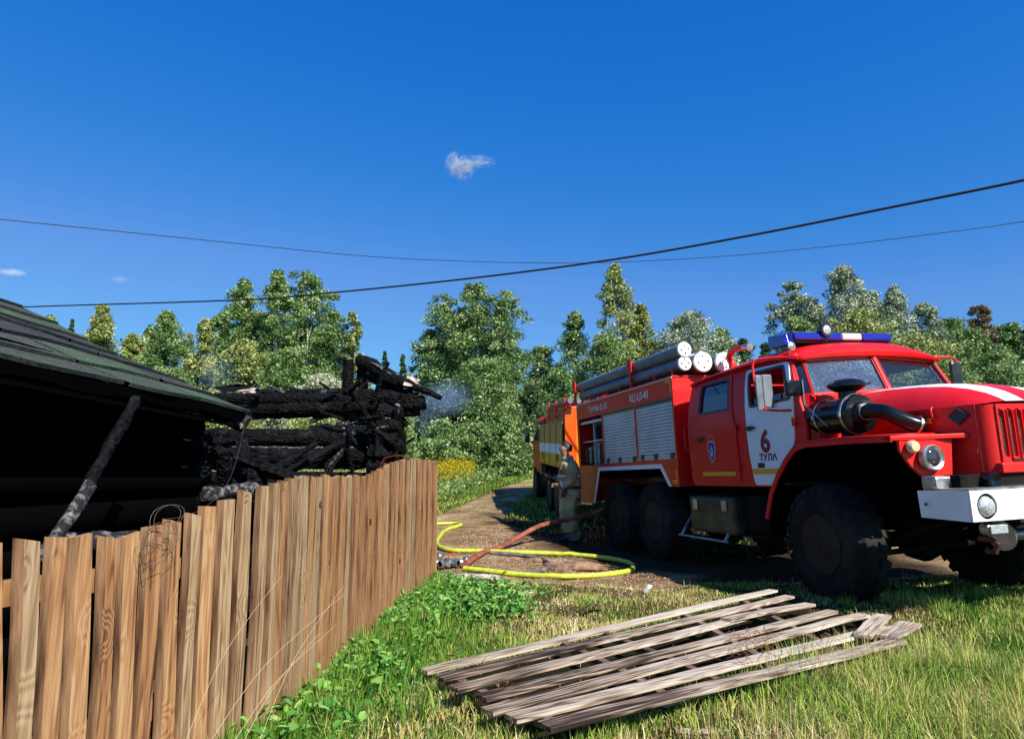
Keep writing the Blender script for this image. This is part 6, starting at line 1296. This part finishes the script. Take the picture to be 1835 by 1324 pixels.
for (px, yt, hw, D, pf, lk, nm, lab) in TR:
    low = (yt >= 590 and D < 50)
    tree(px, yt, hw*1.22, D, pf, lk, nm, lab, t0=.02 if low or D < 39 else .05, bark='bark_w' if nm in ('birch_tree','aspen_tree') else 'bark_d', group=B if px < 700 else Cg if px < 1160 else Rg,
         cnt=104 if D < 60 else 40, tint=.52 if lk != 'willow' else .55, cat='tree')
BU = [
 (585,672,80,33,'pale','willow_bush','pale silvery bush behind the charred posts'),
 (500,700,60,32,'willow','willow_bush','grey green bush behind the wall plate of the burnt house'),
 (720,735,52,27,'birch','bush','sunlit green bush right of the burnt log corner'),
 (790,752,50,30,'birch','bush','olive green bush below the drifting smoke'),
 (860,758,60,31,'birch','bush','broad dark green bush behind the yellow flowers'),
 (915,745,48,30,'birch','bush','bright green bush beside the second engine'),
 (760,700,44,34,'dark','bush','dark bush in the shade of the central trees'),
 (955,690,40,33,'dark','bush','dark shaded bush behind the second engine cab'),
 (1000,660,60,36,'birch','bush','green bush rising behind the second engine'),
 (1290,640,70,34,'birch','bush','green bush behind the rear cab window'),
 (1690,640,80,29,'birch','bush','leafy bush directly right of the windscreen'),
 (1790,632,80,27,'birch','bush','leafy bush above the bonnet at the right'),
 (1590,650,80,30,'yellow','bush','yellowish bush seen through the cab windows'),
 (1880,640,70,28,'birch','bush','bush at the right edge above the bonnet'),
 (420,735,70,30,'yellow','bush','yellow green shrub glimpsed between the burnt logs'),
 (560,745,90,29,'yellow','bush','sunny shrub glimpsed under the burnt wall plate'),
 (300,660,80,34,'birch','bush','green bush just above the lower shed roof edge')]
for (px, yt, hw, D, lk, nm, lab) in BU:
    tree(px, yt, hw*1.05, D, 'round', lk, nm, lab, t0=.0, trunk=False, group='bushes along the track', cnt=100, cl=.16, tint=.55, cat='bush')
# far wood closing the gaps
r = np.random.default_rng(77); n = 1500; fx_ = r.uniform(-58, 75, n); fd = r.uniform(56, 72, n); tz = ghv(fx_, fd) + r.uniform(0, 1, n)*np.interp(np.sin(fx_*.7)+np.sin(fx_*.23+1), [-2, 2], [5.2, 8.2])*np.where(fx_ < -8, 1.0, .9)
V, Fc, tt = leaf_cards(np.stack([fx_, fd, tz], 1), r.uniform(.7, 1.6, n), 60, .36, np.clip(.42+r.normal(0,.15,n),0,1), r)
mesh_np('far_wood', V, Fc, M['leaf_birch'], 3, tint=tt, kind='stuff', label='far green wood closing the gaps between the trees')
# goldenrod and rank weeds in the meadow
def herb(name, x, y, h, leafk, size, cnt, tint, label, seed):
    r = np.random.default_rng(seed); z = ghv(x, y); C = np.stack([x, y, z + h*r.uniform(.25, 1, len(x))], 1)
    V, Fc, tt = leaf_cards(C, np.full(len(x), .11)+np.mean(h)*.12, cnt, size, np.clip(tint+r.normal(0,.12,len(x)),0,1), r, .1)
    return mesh_np(name, V, Fc, M[leafk], 3, tint=tt, kind='stuff', label=label)
M['flower'] = tint_mat('goldenrod', [(0,(.12,.16,.02)),(.4,(.40,.33,.01)),(1,(.72,.52,.02))], .3)
r = np.random.default_rng(8); n = 420; Dg = r.uniform(24, 31, n); gx = (r.uniform(768, 850, n)-W/2)/F*Dg
herb('goldenrod', gx, Dg, .8*(.5+fbm(gx, Dg, .9, 3)), 'flower', .07, 22, .55, 'patch of yellow goldenrod flowers beside the dirt track', 81)
r = np.random.default_rng(9); n = 700; Dg = r.uniform(19, 34, n); gx = (r.uniform(690, 945, n)-W/2)/F*Dg; kk = road_d(gx, Dg) > 1.5; 
herb('meadow_weeds', gx[kk], Dg[kk], .55, 'leaf_birch', .10, 22, .6, 'green weeds at the edge of the meadow', 82)
n = 1500; Dg = r.uniform(12.5, 34, n); gx = (r.uniform(330, 700, n)-W/2)/F*Dg
herb('yard_weeds', gx, Dg, .8, 'leaf_yellow', .10, 20, .6, 'sunny weeds seen through the gaps of the burnt house', 83)

# ================================================================== cloud wisps and smoke (volumes)
def vol(name, c, s, col, dens, scale, thr, label, kind='stuff', stretch=(1,1,1), detail=6, aniso=.2, pw=1.0, ro=None):
    bm = bmesh.new(); bmesh.ops.create_icosphere(bm, subdivisions=3, radius=1); me = bpy.data.meshes.new(name); bm.to_mesh(me); bm.free()
    o = bpy.data.objects.new(name, me); COL.objects.link(o); o.location = c; o.scale = s
    if ro: o.rotation_euler = ro
    m = bpy.data.materials.new(name); m.use_nodes = True; n = m.node_tree; n.nodes.clear(); out = N(n, 'OutputMaterial'); pv = N(n, 'VolumePrincipled'); pv.inputs['Color'].default_value = (*col, 1); pv.inputs['Anisotropy'].default_value = -.35 if name == 'cloud' else aniso
    tc = N(n, 'TexCoord'); mp = N(n, 'Mapping'); mp.inputs['Scale'].default_value = stretch; L_(n, tc.outputs['Object'], mp.inputs[0]); nz = N(n, 'TexNoise', Scale=scale, Detail=detail, Distortion=1.4); L_(n, mp.outputs[0], nz.inputs[0])
    ln = N(n, 'VectorMath', operation='LENGTH'); L_(n, tc.outputs['Object'], ln.inputs[0]); fo = N(n, 'MapRange', interpolation_type='SMOOTHSTEP'); fo.inputs[1].default_value = 1.0; fo.inputs[2].default_value = .15; L_(n, ln.outputs['Value'], fo.inputs[0])
    s1 = N(n, 'MapRange'); s1.inputs[1].default_value = thr; s1.inputs[2].default_value = thr+.3; L_(n, nz.outputs[0], s1.inputs[0])
    m1 = N(n, 'Math', operation='MULTIPLY'); L_(n, fo.outputs[0], m1.inputs[0]); L_(n, s1.outputs[0], m1.inputs[1]); m2 = N(n, 'Math', operation='MULTIPLY'); m2.inputs[1].default_value = dens; L_(n, m1.outputs[0], m2.inputs[0])
    L_(n, m2.outputs[0], pv.inputs['Density']); L_(n, pv.outputs[0], out.inputs['Volume']); me.materials.append(m); return tag(o, label, None, None, kind)
vol('smoke', tuple(atY(800, 712, 12.5)), (.62, .9, .42), (.45,.62,1), 1.4, 1.6, .35, 'thin blue smoke drifting from the end of the burnt rafters')
vol('smoke', tuple(atY(762, 742, 12.5)), (.40, .6, .5), (.45,.62,1), .8, 1.8, .38, 'faint blue smoke hanging beside the burnt log corner')
vol('smoke', tuple(atY(388, 668, 13.5)), (.5, .6, .5), (.45,.60,.9), .7, 1.8, .38, 'faint smoke rising over the burnt roof scraps')
vol('cloud', tuple(atY(823, 298, 2600)), (78, 60, 60), (1,1,1), .13, 1.7, .48, 'small torn white cloud in the middle of the sky', stretch=(2.2,1,.7), ro=(0,.6,0))
vol('cloud', tuple(atY(855, 290, 2600)), (92, 50, 30), (1,1,1), .09, 2.0, .48, 'faint tail of the small cloud', stretch=(.8,1,1.6))
vol('cloud', tuple(atY(22, 488, 3200)), (85, 60, 17), (1,1,1), .020, 1.2, .32, 'thin pale cloud streak at the left edge of the sky', stretch=(.7,1,1))
vol('cloud', tuple(atY(214, 500, 3200)), (60, 50, 22), (1,1,1), .010, 1.6, .42, 'very faint cloud wisp left of the tall birches')
